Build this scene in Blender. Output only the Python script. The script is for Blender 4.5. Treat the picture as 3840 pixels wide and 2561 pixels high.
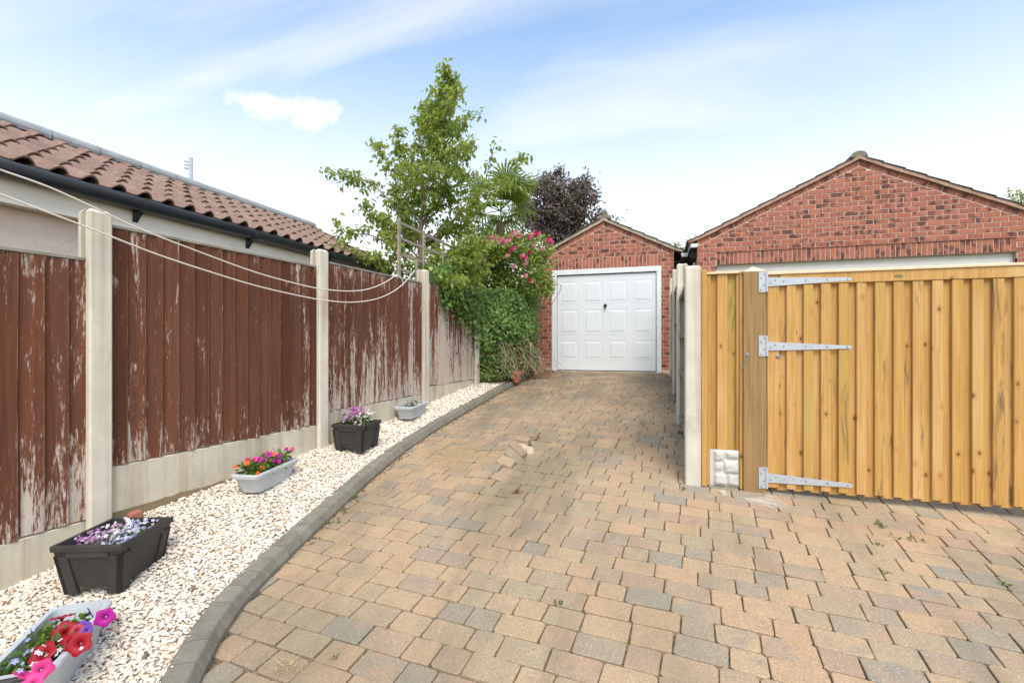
import bpy, math, random
import numpy as np
from mathutils import Vector, noise as mnoise

for o in list(bpy.data.objects):
    bpy.data.objects.remove(o, do_unlink=True)
SC = bpy.context.scene
COL = SC.collection
rnd = random.Random(7)
nr = np.random.default_rng(11)
R = math.radians

# ------------------------------------------------------------------ camera
F = 1797.0; CX = 1920.0; HOR = 1290.0; TH = R(16.94)
CT, ST = math.cos(TH), math.sin(TH)
CZ = 1.4
cd = bpy.data.cameras.new('camera')
cd.sensor_width = 36.0; cd.lens = 36.0 * F / 3840.0
cd.shift_y = (HOR - 1280.5) / 3840.0
cd.clip_start = 0.05; cd.clip_end = 3000
cam = bpy.data.objects.new('camera', cd); COL.objects.link(cam)
cam.location = (0, 0, CZ); cam.rotation_euler = (R(90), 0, TH)
SC.camera = cam

# ------------------------------------------------------------------ light, sky, exposure
SUN_EL, SUN_AZ = R(55), R(155)          # azimuth clockwise from +Y: behind the camera, to the right
SC.view_settings.view_transform = 'Standard'
SC.view_settings.look = 'None'
SC.view_settings.exposure = 1.2
SC.view_settings.gamma = 1.0
sd = bpy.data.lights.new('sun', 'SUN'); sd.energy = 1.35; sd.angle = R(34); sd.color = (1.0, 0.91, 0.78)
so = bpy.data.objects.new('sun', sd); COL.objects.link(so)
sv = Vector((math.sin(SUN_AZ) * math.cos(SUN_EL), math.cos(SUN_AZ) * math.cos(SUN_EL), math.sin(SUN_EL)))
so.rotation_euler = (-sv).to_track_quat('-Z', 'Y').to_euler(); so.location = (6, -8, 14)


def ray(px, py):
    u = (px - CX) / F; v = (HOR - py) / F
    return np.array([-ST + u * CT, CT + u * ST, v])


def build_world():
    w = bpy.data.worlds.new('World'); SC.world = w; w.use_nodes = True
    nt = w.node_tree; n = nt.nodes; l = nt.links; n.clear()
    out = n.new('ShaderNodeOutputWorld'); bg = n.new('ShaderNodeBackground'); bg.inputs[1].default_value = 0.15
    sky = n.new('ShaderNodeTexSky'); sky.sky_type = 'NISHITA'; sky.sun_disc = False
    sky.sun_elevation = SUN_EL; sky.sun_rotation = SUN_AZ
    sky.air_density = 1.0; sky.dust_density = 1.2; sky.ozone_density = 1.2
    tc = n.new('ShaderNodeTexCoord'); sep = n.new('ShaderNodeSeparateXYZ'); l.new(tc.outputs['Generated'], sep.inputs[0])

    def math_(op, a, b=None, clamp=False):
        m = n.new('ShaderNodeMath'); m.operation = op; m.use_clamp = clamp
        for i, x in enumerate((a, b)):
            if x is None: continue
            if isinstance(x, (int, float)): m.inputs[i].default_value = x
            else: l.new(x, m.inputs[i])
        return m.outputs[0]

    def maprange(x, a, b, c, d):
        m = n.new('ShaderNodeMapRange'); m.interpolation_type = 'SMOOTHSTEP'
        l.new(x, m.inputs[0])
        for i, v in enumerate((a, b, c, d)): m.inputs[i + 1].default_value = v
        return m.outputs[0]
    zc = math_('MAXIMUM', sep.outputs[2], 0.02)
    zz = math_('ADD', zc, 0.12)
    cx = math_('DIVIDE', sep.outputs[0], zz); cy = math_('DIVIDE', sep.outputs[1], zz)
    comb = n.new('ShaderNodeCombineXYZ'); l.new(cx, comb.inputs[0]); l.new(cy, comb.inputs[1])
    mp = n.new('ShaderNodeMapping'); mp.inputs['Rotation'].default_value = (0, 0, R(8)); mp.inputs['Scale'].default_value = (0.22, 1.0, 1.0)
    mp.inputs['Location'].default_value = (0.35, 1.9, 0)
    l.new(comb.outputs[0], mp.inputs[0])
    nz = n.new('ShaderNodeTexNoise'); nz.inputs['Scale'].default_value = 1.3; nz.inputs['Detail'].default_value = 9; nz.inputs['Roughness'].default_value = 0.52
    nz.inputs['Distortion'].default_value = 0.5; l.new(mp.outputs[0], nz.inputs['Vector'])
    cirrus = maprange(nz.outputs[0], 0.36, 0.76, 0.0, 0.8)
    # haze towards the horizon
    hz = maprange(sep.outputs[2], 0.02, 0.64, 1.0, 0.0)
    hz = math_('POWER', hz, 1.0)
    # one small fair-weather cloud
    d0 = ray(1030, 400); d0 = d0 / np.linalg.norm(d0)
    mp2 = n.new('ShaderNodeMapping'); mp2.vector_type = 'TEXTURE'
    mp2.inputs['Location'].default_value = tuple(d0); mp2.inputs['Rotation'].default_value = (0, 0, math.atan2(d0[1], d0[0]) - R(90))
    mp2.inputs['Scale'].default_value = (0.115, 0.5, 0.038)
    l.new(tc.outputs['Generated'], mp2.inputs[0])
    nb = n.new('ShaderNodeTexNoise'); nb.inputs['Scale'].default_value = 9.0; nb.inputs['Detail'].default_value = 8; nb.inputs['Roughness'].default_value = 0.62
    l.new(tc.outputs['Generated'], nb.inputs['Vector'])
    ln = n.new('ShaderNodeVectorMath'); ln.operation = 'LENGTH'; l.new(mp2.outputs[0], ln.inputs[0])
    dd = math_('SUBTRACT', ln.outputs['Value'], math_('MULTIPLY', math_('SUBTRACT', nb.outputs[0], 0.5), 2.6))
    puff = maprange(dd, 0.15, 1.15, 0.92, 0.0)
    cover = math_('MAXIMUM', cirrus, hz); cover = math_('MAXIMUM', cover, puff, True)
    skyb = n.new('ShaderNodeMixRGB'); skyb.blend_type = 'MULTIPLY'; skyb.inputs[0].default_value = 1.0
    l.new(sky.outputs[0], skyb.inputs[1]); skyb.inputs[2].default_value = (.95, 1.0, .96, 1)
    mix = n.new('ShaderNodeMixRGB'); l.new(cover, mix.inputs[0]); l.new(skyb.outputs[0], mix.inputs[1])
    mix.inputs[2].default_value = (3.75, 3.6, 3.42, 1)
    l.new(mix.outputs[0], bg.inputs[0]); l.new(bg.outputs[0], out.inputs[0])


build_world()

# ------------------------------------------------------------------ pixel -> place helpers
PY = [-6, 1.0, 2.05, 3.83, 5.5, 7.3, 9.95, 12, 40]
PZ = [-.45, -.06, .05, .245, .43, .61, .833, .86, .9]


def bump(x, y):
    if not (3.4 < y < 6.0 and -2.2 < x < 0.2): return 0.0
    lx = LUMP[0] + 0.03 * (y - LUMP[1])
    s = x - lx
    a = 0.090 * math.exp(-((y - LUMP[1]) / 0.50) ** 2)
    if s <= 0: a *= max(0.0, 1 + s / 0.75) ** 1.3
    else: a *= math.exp(-(s / 0.045) ** 2)
    return a


def zd0(x, y):
    return float(np.interp(y, PY, PZ)) - 0.03 * min(max(x, 0), 3.5)


def zd(x, y):
    return zd0(x, y) + bump(x, y) + 0.010 * mnoise.noise(Vector((x * 1.1, y * 1.1, 3.1)))


def on_drive(px, py):
    d = ray(px, py); t = 3.0
    for _ in range(60):
        z = zd0(d[0] * t, d[1] * t)
        t2 = (z - CZ) / d[2]
        t = 0.5 * t + 0.5 * t2
    return np.array([d[0] * t, d[1] * t, zd0(d[0] * t, d[1] * t)])


def on_Y(px, py, Y):
    d = ray(px, py); t = Y / d[1]
    return np.array([d[0] * t, Y, CZ + d[2] * t])


def on_X(px, py, X):
    d = ray(px, py); t = X / d[0]
    return np.array([X, d[1] * t, CZ + d[2] * t])


def at_t(px, py, t):
    d = ray(px, py)
    return np.array([d[0] * t, d[1] * t, CZ + d[2] * t])


def proj(p):
    t = -p[0] * ST + p[1] * CT; r = p[0] * CT + p[1] * ST
    if t < 0.05: return None
    return CX + F * r / t, HOR - F * (p[2] - CZ) / t, t


LUMP = (0, 0); _l = on_drive(1945, 1700); LUMP = (_l[0], _l[1])
F0 = np.array([-3.258, 2.103]); FD = np.array([.0854, .9963]); FD /= np.linalg.norm(FD); FN = np.array([FD[1], -FD[0]])


def fp(q, off, z):
    return np.array([F0[0] + FD[0] * q + FN[0] * off, F0[1] + FD[1] * q + FN[1] * off, z])


def on_fence(px, py, off=0.0):
    d = ray(px, py); o = F0 + FN * off
    t = (o @ FN) / (d[0] * FN[0] + d[1] * FN[1])
    return np.array([d[0] * t, d[1] * t, CZ + d[2] * t])


GY = [-6, 0.5, 1.62, 1.89, 2.1, 2.3, 2.6, 2.94, 3.9, 4.92, 5.73, 7.1, 9.0, 12]
GZ = [-.6, -.02, .10, .145, .245, .295, .322, .345, .41, .50, .60, .75, .86, .9]

# ------------------------------------------------------------------ object helpers
WL = {}


def tag(o, label=None, cat=None, group=None, kind=None):
    if label: o['label'] = label
    if cat: o['category'] = cat
    if group: o['group'] = group
    if kind: o['kind'] = kind
    return o


def empty(name, loc, label=None, cat=None, group=None, kind=None):
    o = bpy.data.objects.new(name, None); COL.objects.link(o)
    o.empty_display_size = 0.1
    o.location = tuple(loc); WL[o.name] = np.array(loc, float)
    return tag(o, label, cat, group, kind)


def link(name, me, parent=None, loc=(0, 0, 0)):
    o = bpy.data.objects.new(name, me); COL.objects.link(o)
    pl = np.zeros(3)
    if parent is not None:
        o.parent = parent; pl = WL[parent.name]
    o.location = tuple(np.array(loc) - pl); WL[o.name] = np.array(loc, float)
    return o


def fast_mesh(name, V, Fa, mat=None, attr=None, smooth=False):
    V = np.asarray(V, np.float32); Fa = np.asarray(Fa, np.int32)
    k = Fa.shape[1]; me = bpy.data.meshes.new(name)
    me.vertices.add(len(V)); me.vertices.foreach_set('co', V.ravel())
    me.loops.add(Fa.size); me.loops.foreach_set('vertex_index', Fa.ravel())
    me.polygons.add(len(Fa))
    me.polygons.foreach_set('loop_start', np.arange(0, Fa.size, k, dtype=np.int32))
    try: me.polygons.foreach_set('loop_total', np.full(len(Fa), k, dtype=np.int32))
    except Exception: pass
    if smooth: me.polygons.foreach_set('use_smooth', np.ones(len(Fa), bool))
    if attr is not None:
        a = me.attributes.new('tint', 'FLOAT', 'POINT'); a.data.foreach_set('value', np.asarray(attr, np.float32))
    me.update(calc_edges=True); me.validate()
    if mat: me.materials.append(mat)
    return me


class MB:
    def __init__(s): s.v = []; s.f = []; s.a = []

    def add(s, vs, fs, a=0.0):
        b = len(s.v); s.v += [tuple(map(float, x)) for x in vs]; s.f += [tuple(i + b for i in q) for q in fs]; s.a += [a] * len(vs)

    def box(s, p0, ax, ay, az, a=0.0):
        """corner p0 and three edge vectors"""
        p0, ax, ay, az = (np.array(q, float) for q in (p0, ax, ay, az))
        vs = [p0, p0 + ax, p0 + ax + ay, p0 + ay, p0 + az, p0 + ax + az, p0 + ax + ay + az, p0 + ay + az]
        s.add(vs, [(0, 3, 2, 1), (4, 5, 6, 7), (0, 1, 5, 4), (1, 2, 6, 5), (2, 3, 7, 6), (3, 0, 4, 7)], a)

    def aabox(s, x0, x1, y0, y1, z0, z1, a=0.0):
        s.box((x0, y0, z0), (x1 - x0, 0, 0), (0, y1 - y0, 0), (0, 0, z1 - z0), a)

    def cbox(s, c, ax, ay, az, ch=0.004, a=0.0):
        """chamfered box: centre and half-axis vectors"""
        c = np.array(c, float); A = [np.array(q, float) for q in (ax, ay, az)]
        L = [np.linalg.norm(q) for q in A]; U = [q / l for q, l in zip(A, L)]
        vs = []; idx = {}
        for sx in (-1, 1):
            for sy in (-1, 1):
                for sz in (-1, 1):
                    sg = (sx, sy, sz)
                    for m in range(3):
                        p = c.copy()
                        for i in range(3): p = p + U[i] * sg[i] * (L[i] - (0 if i == m else ch))
                        idx[sg + (m,)] = len(vs); vs.append(p)
        fs = []
        for m in range(3):
            a1, a2 = (m + 1) % 3, (m + 2) % 3
            for sg in (-1, 1):
                q = []
                for s1, s2 in ((-1, -1), (1, -1), (1, 1), (-1, 1)):
                    k = [0, 0, 0]; k[m] = sg; k[a1] = s1; k[a2] = s2
                    q.append(idx[tuple(k) + (m,)])
                fs.append(tuple(q if sg > 0 else q[::-1]))
        for e in range(3):
            a1, a2 = (e + 1) % 3, (e + 2) % 3
            for s1 in (-1, 1):
                for s2 in (-1, 1):
                    k0 = [0, 0, 0]; k1 = [0, 0, 0]
                    k0[e] = -1; k1[e] = 1
                    for k in (k0, k1): k[a1] = s1; k[a2] = s2
                    q = [idx[tuple(k0) + (a1,)], idx[tuple(k1) + (a1,)], idx[tuple(k1) + (a2,)], idx[tuple(k0) + (a2,)]]
                    fs.append(tuple(q if s1 * s2 < 0 else q[::-1]))
        for sx in (-1, 1):
            for sy in (-1, 1):
                for sz in (-1, 1):
                    q = [idx[(sx, sy, sz, m)] for m in range(3)]
                    fs.append(tuple(q if sx * sy * sz > 0 else q[::-1]))
        s.add(vs, fs, a)

    def prism(s, poly, d, a=0.0):
        """planar polygon (list of 3D points) pushed along vector d"""
        n = len(poly); P = [np.array(p, float) for p in poly]; d = np.array(d, float)
        vs = P + [p + d for p in P]
        fs = [tuple(range(n))[::-1], tuple(range(n, 2 * n))] + [(i, (i + 1) % n, n + (i + 1) % n, n + i) for i in range(n)]
        s.add(vs, fs, a)

    def tube(s, pts, rad, sides=6, a=0.0, cap=True):
        pts = [Vector(p) for p in pts]; n = len(pts)
        if not hasattr(rad, '__len__'): rad = [rad] * n
        vs = []; fs = []; up = None
        for i, p in enumerate(pts):
            d = (pts[min(i + 1, n - 1)] - pts[max(i - 1, 0)]).normalized()
            if up is None:
                up = d.orthogonal().normalized()
            up = (up - d * up.dot(d)).normalized(); sd_ = d.cross(up)
            for k in range(sides):
                an = 2 * math.pi * k / sides
                vs.append(p + (up * math.cos(an) + sd_ * math.sin(an)) * rad[i])
        for i in range(n - 1):
            for k in range(sides):
                k2 = (k + 1) % sides
                fs.append((i * sides + k, i * sides + k2, (i + 1) * sides + k2, (i + 1) * sides + k))
        if cap:
            fs.append(tuple(range(sides))[::-1]); fs.append(tuple(range((n - 1) * sides, n * sides)))
        s.add(vs, fs, a)

    def lathe(s, c, prof, sides=12, axis=(0, 0, 1), a=0.0):
        c = Vector(c); ax = Vector(axis).normalized(); u = ax.orthogonal().normalized(); w = ax.cross(u)
        vs = []; fs = []
        for r, h in prof:
            for k in range(sides):
                an = 2 * math.pi * k / sides
                vs.append(c + ax * h + (u * math.cos(an) + w * math.sin(an)) * r)
        for i in range(len(prof) - 1):
            for k in range(sides):
                k2 = (k + 1) % sides
                fs.append((i * sides + k, i * sides + k2, (i + 1) * sides + k2, (i + 1) * sides + k))
        fs.append(tuple(range((len(prof) - 1) * sides, len(prof) * sides)))
        fs.append(tuple(range(sides))[::-1])
        s.add(vs, fs, a)

    def build(s, name, mat, parent=None, smooth=False, loc=None):
        V = np.array(s.v)
        if loc is None:
            loc = (V.min(0) + V.max(0)) / 2; loc[2] = V[:, 2].min()
        loc = np.array(loc, float)
        me = bpy.data.meshes.new(name); me.from_pydata([tuple(p) for p in V - loc], [], s.f)
        a = me.attributes.new('tint', 'FLOAT', 'POINT'); a.data.foreach_set('value', np.array(s.a, np.float32))
        if smooth: me.polygons.foreach_set('use_smooth', np.ones(len(me.polygons), bool))
        me.update()
        if mat: me.materials.append(mat)
        return link(name, me, parent, loc)


# ------------------------------------------------------------------ materials
class NT:
    def __init__(s, name):
        s.m = bpy.data.materials.new(name); s.m.use_nodes = True
        s.nt = s.m.node_tree; s.n = s.nt.nodes; s.l = s.nt.links
        s.b = s.n['Principled BSDF']; s.out = s.n['Material Output']

    def node(s, t, **kw):
        x = s.n.new(t)
        for k, v in kw.items(): setattr(x, k, v)
        return x

    def set(s, sock, v):
        if isinstance(v, bpy.types.NodeSocket): s.l.new(v, sock)
        else:
            if isinstance(v, tuple) and len(v) == 3 and sock.type == 'RGBA': v = v + (1,)
            sock.default_value = v

    def geo(s): return s.node('ShaderNodeNewGeometry').outputs['Position']
    def obj(s): return s.node('ShaderNodeTexCoord').outputs['Object']
    def rand(s): return s.node('ShaderNodeObjectInfo').outputs['Random']
    def tint(s): return s.node('ShaderNodeAttribute', attribute_name='tint').outputs['Fac']

    def mapv(s, vec, scale=(1, 1, 1), rot=(0, 0, 0), loc=(0, 0, 0)):
        m = s.node('ShaderNodeMapping'); s.l.new(vec, m.inputs[0])
        m.inputs['Scale'].default_value = scale; m.inputs['Rotation'].default_value = rot
        if isinstance(loc, bpy.types.NodeSocket): s.l.new(loc, m.inputs['Location'])
        else: m.inputs['Location'].default_value = loc
        return m.outputs[0]

    def noise(s, vec, scale, detail=4, rough=.55, dist=0.0):
        x = s.node('ShaderNodeTexNoise'); s.l.new(vec, x.inputs['Vector'])
        x.inputs['Scale'].default_value = scale; x.inputs['Detail'].default_value = detail
        x.inputs['Roughness'].default_value = rough; x.inputs['Distortion'].default_value = dist
        return x.outputs[0]

    def voro(s, vec, scale, feature='F1', out='Distance'):
        x = s.node('ShaderNodeTexVoronoi', feature=feature); s.l.new(vec, x.inputs['Vector']); x.inputs['Scale'].default_value = scale
        return x.outputs[out]

    def math(s, op, a, b=0.0, clamp=False):
        x = s.node('ShaderNodeMath', operation=op, use_clamp=clamp); s.set(x.inputs[0], a); s.set(x.inputs[1], b)
        return x.outputs[0]

    def step(s, x, a, b, c=0.0, d=1.0):
        m = s.node('ShaderNodeMapRange'); s.set(m.inputs[0], x)
        for i, v in enumerate((a, b, c, d)): s.set(m.inputs[i + 1], v)
        return m.outputs[0]

    def mix(s, fac, a, b, mode='MIX'):
        x = s.node('ShaderNodeMixRGB', blend_type=mode); s.set(x.inputs[0], fac); s.set(x.inputs[1], a); s.set(x.inputs[2], b)
        return x.outputs[0]

    def ramp(s, fac, stops):
        x = s.node('ShaderNodeValToRGB'); s.l.new(fac, x.inputs[0]); e = x.color_ramp.elements
        while len(e) < len(stops): e.new(0.5)
        for i, (p, c) in enumerate(stops): e[i].position = p; e[i].color = tuple(c) + (1,)
        return x.outputs[0]

    def bump(s, h, strength=.3, dist=.01):
        x = s.node('ShaderNodeBump'); s.l.new(h, x.inputs['Height']); x.inputs['Strength'].default_value = strength; x.inputs['Distance'].default_value = dist
        s.l.new(x.outputs[0], s.b.inputs['Normal'])

    def sepz(s, vec):
        x = s.node('ShaderNodeSeparateXYZ'); s.l.new(vec, x.inputs[0]); return x.outputs

    def done(s, col, rough=.8, metal=0.0, spec=.3):
        s.set(s.b.inputs['Base Color'], col); s.set(s.b.inputs['Roughness'], rough); s.set(s.b.inputs['Metallic'], metal)
        s.b.inputs['Specular IOR Level'].default_value = spec
        return s.m


def shift(t, vec, rv, amt=37.0):
    c = t.node('ShaderNodeCombineXYZ')
    for i, k in enumerate((1.0, 1.7, 2.3)): t.l.new(t.math('MULTIPLY', rv, amt * k), c.inputs[i])
    a = t.node('ShaderNodeVectorMath', operation='ADD'); t.l.new(vec, a.inputs[0]); t.l.new(c.outputs[0], a.inputs[1])
    return a.outputs[0]


def m_plain(name, col, rough=.7, metal=0, spec=.3, var=.12, scale=8, bump=0.0):
    t = NT(name); g = t.geo(); nz = t.noise(g, scale, 5)
    c = t.mix(t.step(nz, .3, .7), tuple(x * (1 - var) for x in col), tuple(min(1, x * (1 + var)) for x in col))
    if bump: t.bump(t.noise(g, scale * 8, 4), bump, .004)
    return t.done(c, rough, metal, spec)


def m_paver():
    t = NT('paver_concrete'); g = t.geo(); ti = t.tint()
    vs = shift(t, g, ti, 91)
    c1 = t.ramp(ti, [(0, (.415, .275, .165)), (.22, (.43, .30, .182)), (.45, (.395, .29, .178)), (.64, (.345, .275, .175)), (.78, (.35, .24, .168)), (.90, (.30, .25, .18)), (1, (.26, .235, .19))])
    c2 = t.ramp(t.math('FRACT', t.math('MULTIPLY', ti, 7.31)), [(0, (.265, .235, .19)), (.3, (.40, .26, .165)), (.7, (.43, .285, .18)), (1, (.31, .25, .175))])
    blot = t.step(t.noise(vs, 5.5, 3, .5, .6), .50, .68)
    c = t.mix(t.math('MULTIPLY', blot, .75), c1, c2)
    # fine aggregate speckle
    sp = t.noise(g, 125, 4, .75)
    c = t.mix(t.step(sp, .55, .66, 0, .7), c, (.62, .54, .42))
    c = t.mix(t.step(sp, .46, .36, 0, .55), c, (.17, .13, .10))
    # grime and moss in large patches of their own
    gr = t.noise(t.mapv(g, (1, .55, 1)), 1.05, 6, .6, .4)
    c = t.mix(t.step(gr, .48, .68, 0, .6), c, (.20, .17, .11))
    gs = t.noise(g, 0.8, 5, .6)
    c = t.mix(t.step(gs, .60, .74, 0, .5), c, (.50, .39, .24))
    # the top of the drive by the garage is dark with moss
    tr1 = t.noise(t.mapv(g, (2.2, .5, 1), (0, 0, R(-24)), (3, 1, 0)), .9, 5, .6, .3)
    c = t.mix(t.step(tr1, .50, .66, 0, .55), c, (.17, .145, .095))
    ed = t.noise(g, 16, 5, .7)
    c = t.mix(t.step(ed, .56, .72, 0, .45), c, (.215, .18, .12))
    c = t.mix(t.step(t.noise(g, 38, 4, .7), .63, .74, 0, .5), c, (.50, .40, .26))
    yy = t.sepz(g)[1]
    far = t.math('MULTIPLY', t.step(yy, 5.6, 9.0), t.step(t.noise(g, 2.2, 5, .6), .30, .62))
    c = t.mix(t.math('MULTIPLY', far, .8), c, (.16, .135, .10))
    t.bump(t.math('ADD', t.math('MULTIPLY', sp, .5), t.noise(g, 60, 4)), .35, .004)
    return t.done(c, .88, 0, .2)


def m_joint():
    t = NT('joint_sand'); g = t.geo()
    c = t.ramp(t.noise(g, 30, 5, .65), [(.3, (.06, .048, .03)), (.5, (.18, .135, .085)), (.64, (.31, .235, .14)), (.78, (.12, .11, .055))])
    t.bump(t.noise(g, 120, 4), .6, .01)
    return t.done(c, .95, 0, .1)


def m_concrete(name, base=(.47, .43, .36), stain=.5, streak=True):
    t = NT(name); g = t.geo(); rv = t.rand(); v = shift(t, g, rv, 13)
    c = t.mix(t.step(t.noise(v, 4, 6, .6), .35, .7), base, tuple(x * .78 for x in base))
    if streak:
        st = t.noise(t.mapv(v, (9, 9, .35)), 1.0, 5, .6, .3)
        c = t.mix(t.step(st, .48, .72, 0, stain), c, (.30, .24, .155))
        st2 = t.noise(t.mapv(v, (5, 5, .8), loc=(7, 3, 1)), 1.0, 4, .6)
        c = t.mix(t.step(st2, .62, .72, 0, stain * .8), c, (.45, .27, .14))
        st3 = t.noise(t.mapv(v, (3, 3, 1.1), loc=(2, 9, 4)), 1.0, 6, .7)
        c = t.mix(t.step(st3, .60, .76, 0, stain * .9), c, (.19, .19, .135))
    c = t.mix(t.step(t.noise(g, 160, 2), .60, .72, 0, .4), c, tuple(min(1, x * 1.35) for x in base))
    t.bump(t.noise(g, 70, 5, .65), .35, .004)
    return t.done(c, .9, 0, .15)


def m_kerb():
    t = NT('kerb_concrete'); g = t.geo(); rv = t.tint(); v = shift(t, g, rv, 13)
    c = t.mix(t.step(t.noise(v, 5, 6, .65), .32, .68), (.255, .235, .19), (.16, .15, .12))
    c = t.mix(t.step(t.noise(g, 26, 5, .7), .58, .72, 0, .6), c, (.40, .375, .31))
    c = t.mix(t.step(t.noise(g, 7, 4, .6), .60, .75, 0, .5), c, (.13, .135, .075))
    c = t.mix(t.step(t.noise(g, 210, 2), .60, .7, 0, .5), c, (.42, .40, .34))
    t.bump(t.noise(g, 110, 5, .7), .5, .005)
    return t.done(c, .92, 0, .12)


def m_pebble():
    t = NT('white_pebbles'); ti = t.tint(); g = t.geo()
    c = t.ramp(ti, [(0, (.76, .70, .60)), (.3, (.72, .65, .54)), (.55, (.80, .76, .68)), (.74, (.70, .60, .48)), (.88, (.74, .64, .53)), (.955, (.58, .45, .32)), (.985, (.44, .30, .21)), (1, (.13, .10, .07))])
    c = t.mix(t.step(t.noise(g, 2.2, 5, .65), .60, .76, 0, .45), c, (.46, .34, .19))
    c = t.mix(t.step(t.noise(g, 90, 3), .55, .75, 0, .25), c, (.62, .52, .42))
    return t.done(c, .7, 0, .3)


def m_fence(name, wear, zb, zt):
    t = NT(name); g = t.geo(); rv = t.rand(); v = shift(t, g, rv, 53)
    p = t.sepz(g); z = p[2]
    base = t.ramp(rv, [(0, (.098, .036, .020)), (.35, (.165, .064, .033)), (.7, (.12, .050, .030)), (1, (.19, .076, .040))])
    grain = t.noise(t.mapv(v, (34, 34, 1.3)), 1.0, 6, .65, .5)
    c = t.mix(t.step(grain, .36, .64), base, t.mix(.5, base, (.055, .026, .02)))
    # peeled stain: long vertical flakes, worst low down and along some boards
    low = t.step(z, zb + .34 + .55 * wear, zb - .02, 0, .105 + .035 * wear)
    top = t.step(z, zt - .22, zt, 0, .07)
    brd = t.step(t.math('FRACT', t.math('MULTIPLY', rv, 13.7)), .45, 1.0, 0, .05 + .06 * wear)
    pe = t.noise(t.mapv(v, (15, 15, 1.3)), 1.0, 9, .72, .8)
    pe2 = t.noise(t.mapv(v, (85, 85, 14)), 1.0, 5, .75)
    pe = t.math('ADD', t.math('MULTIPLY', pe, .60), t.math('MULTIPLY', pe2, .40))
    pe = t.math('ADD', t.math('MULTIPLY', pe, 1.35), -.175)
    pe = t.math('ADD', t.math('ADD', pe, t.math('ADD', low, top)), t.math('ADD', brd, .10 * wear - .075))
    fac = t.step(pe, .602, .655)
    raw = t.ramp(t.noise(t.mapv(v, (46, 46, 1.6)), 1.0, 6, .7), [(.28, (.33, .26, .21)), (.5, (.50, .43, .365)), (.72, (.63, .57, .50))])
    half = t.step(pe, .55, .61, 0, .5)
    c = t.mix(half, c, (.235, .10, .062)); c = t.mix(t.math('MULTIPLY', fac, .92), c, raw)
    fl = t.noise(t.mapv(v, (150, 150, 34)), 1.0, 3, .6)
    fl2 = t.noise(t.mapv(v, (9, 9, 3)), 1.0, 3, .6)
    c = t.mix(t.math('MULTIPLY', t.step(fl, .62, .70), t.step(fl2, .52, .68, 0, .7)), c, (.50, .40, .33))
    c = t.mix(t.math('MULTIPLY', t.step(t.tint(), .80, 1.0), t.step(t.noise(t.mapv(v, (6, 6, 4)), 1.0, 5, .7), .38, .62, 0, .8)), c, (.34, .19, .125))  # edge highlight put into the colour as a lighter, patchy worn strip per board
    # knots
    kv = t.voro(t.mapv(v, (7.5, 7.5, 3.1)), 1.0)
    c = t.mix(t.step(kv, .10, .055, 0, .8), c, (.30, .18, .11)); c = t.mix(t.step(kv, .05, .03, 0, .85), c, (.075, .032, .02))
    t.bump(t.math('ADD', t.math('MULTIPLY', grain, .6), t.math('MULTIPLY', fac, .5)), .45, .004)
    return t.done(c, .82, 0, .2)


def m_gate(name, base=(.57, .325, .095), dark=.0):
    t = NT(name); g = t.geo(); rv = t.rand(); v = shift(t, g, rv, 71)
    c0 = t.ramp(rv, [(0, (.54, .295, .08)), (.25, (.64, .39, .145)), (.5, (.55, .325, .095)), (.75, (.66, .42, .18)), (1, (.57, .31, .08))])
    c0 = t.mix(.45, c0, base)
    wob = t.noise(t.mapv(v, (2.0, 2.0, .9)), 1.0, 2)
    gv = t.mapv(v, (1, 1, .028)); grain = t.noise(gv, 62, 5, .6, .9)
    fine = t.noise(t.mapv(v, (1, 1, .02)), 230, 3)
    c = t.mix(t.step(grain, .38, .64, 0, .72), c0, t.mix(.62, c0, (.30, .135, .025)))
    c = t.mix(t.step(fine, .5, .72, 0, .22), c, (.30, .16, .05))
    c = t.mix(t.step(wob, .52, .70, 0, .45), c, (.70, .48, .23))
    # sap streaks and black mould on a few boards
    sel = t.step(t.math('FRACT', t.math('MULTIPLY', rv, 17.3)), .48, .60)
    mo = t.noise(t.mapv(v, (16, 16, 1.5)), 1.0, 7, .7, .4)
    c = t.mix(t.math('MULTIPLY', sel, t.step(mo, .53, .63, 0, .8)), c, (.13, .085, .045))
    grn = t.step(t.math('FRACT', t.math('MULTIPLY', rv, 29.9)), .72, .9, 0, .45)
    c = t.mix(t.math('MULTIPLY', grn, t.step(wob, .4, .6)), c, (.38, .30, .06))
    kv = t.voro(t.mapv(v, (9, 9, 5.6)), 1.0)
    kv = t.math('ADD', kv, t.math('MULTIPLY', t.math('SUBTRACT', t.noise(v, 55, 3), .5), .10))
    c = t.mix(t.step(kv, .24, .12, 0, .65), c, (.44, .22, .06)); c = t.mix(t.step(kv, .11, .06, 0, .8), c, (.115, .05, .016))
    if dark: c = t.mix(dark, c, t.mix(t.step(grain, .35, .65), (.33, .215, .10), (.22, .135, .06)))
    t.bump(t.math('ADD', grain, t.math('MULTIPLY', kv, .4)), .16, .003)
    return t.done(c, .62, 0, .3)


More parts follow.
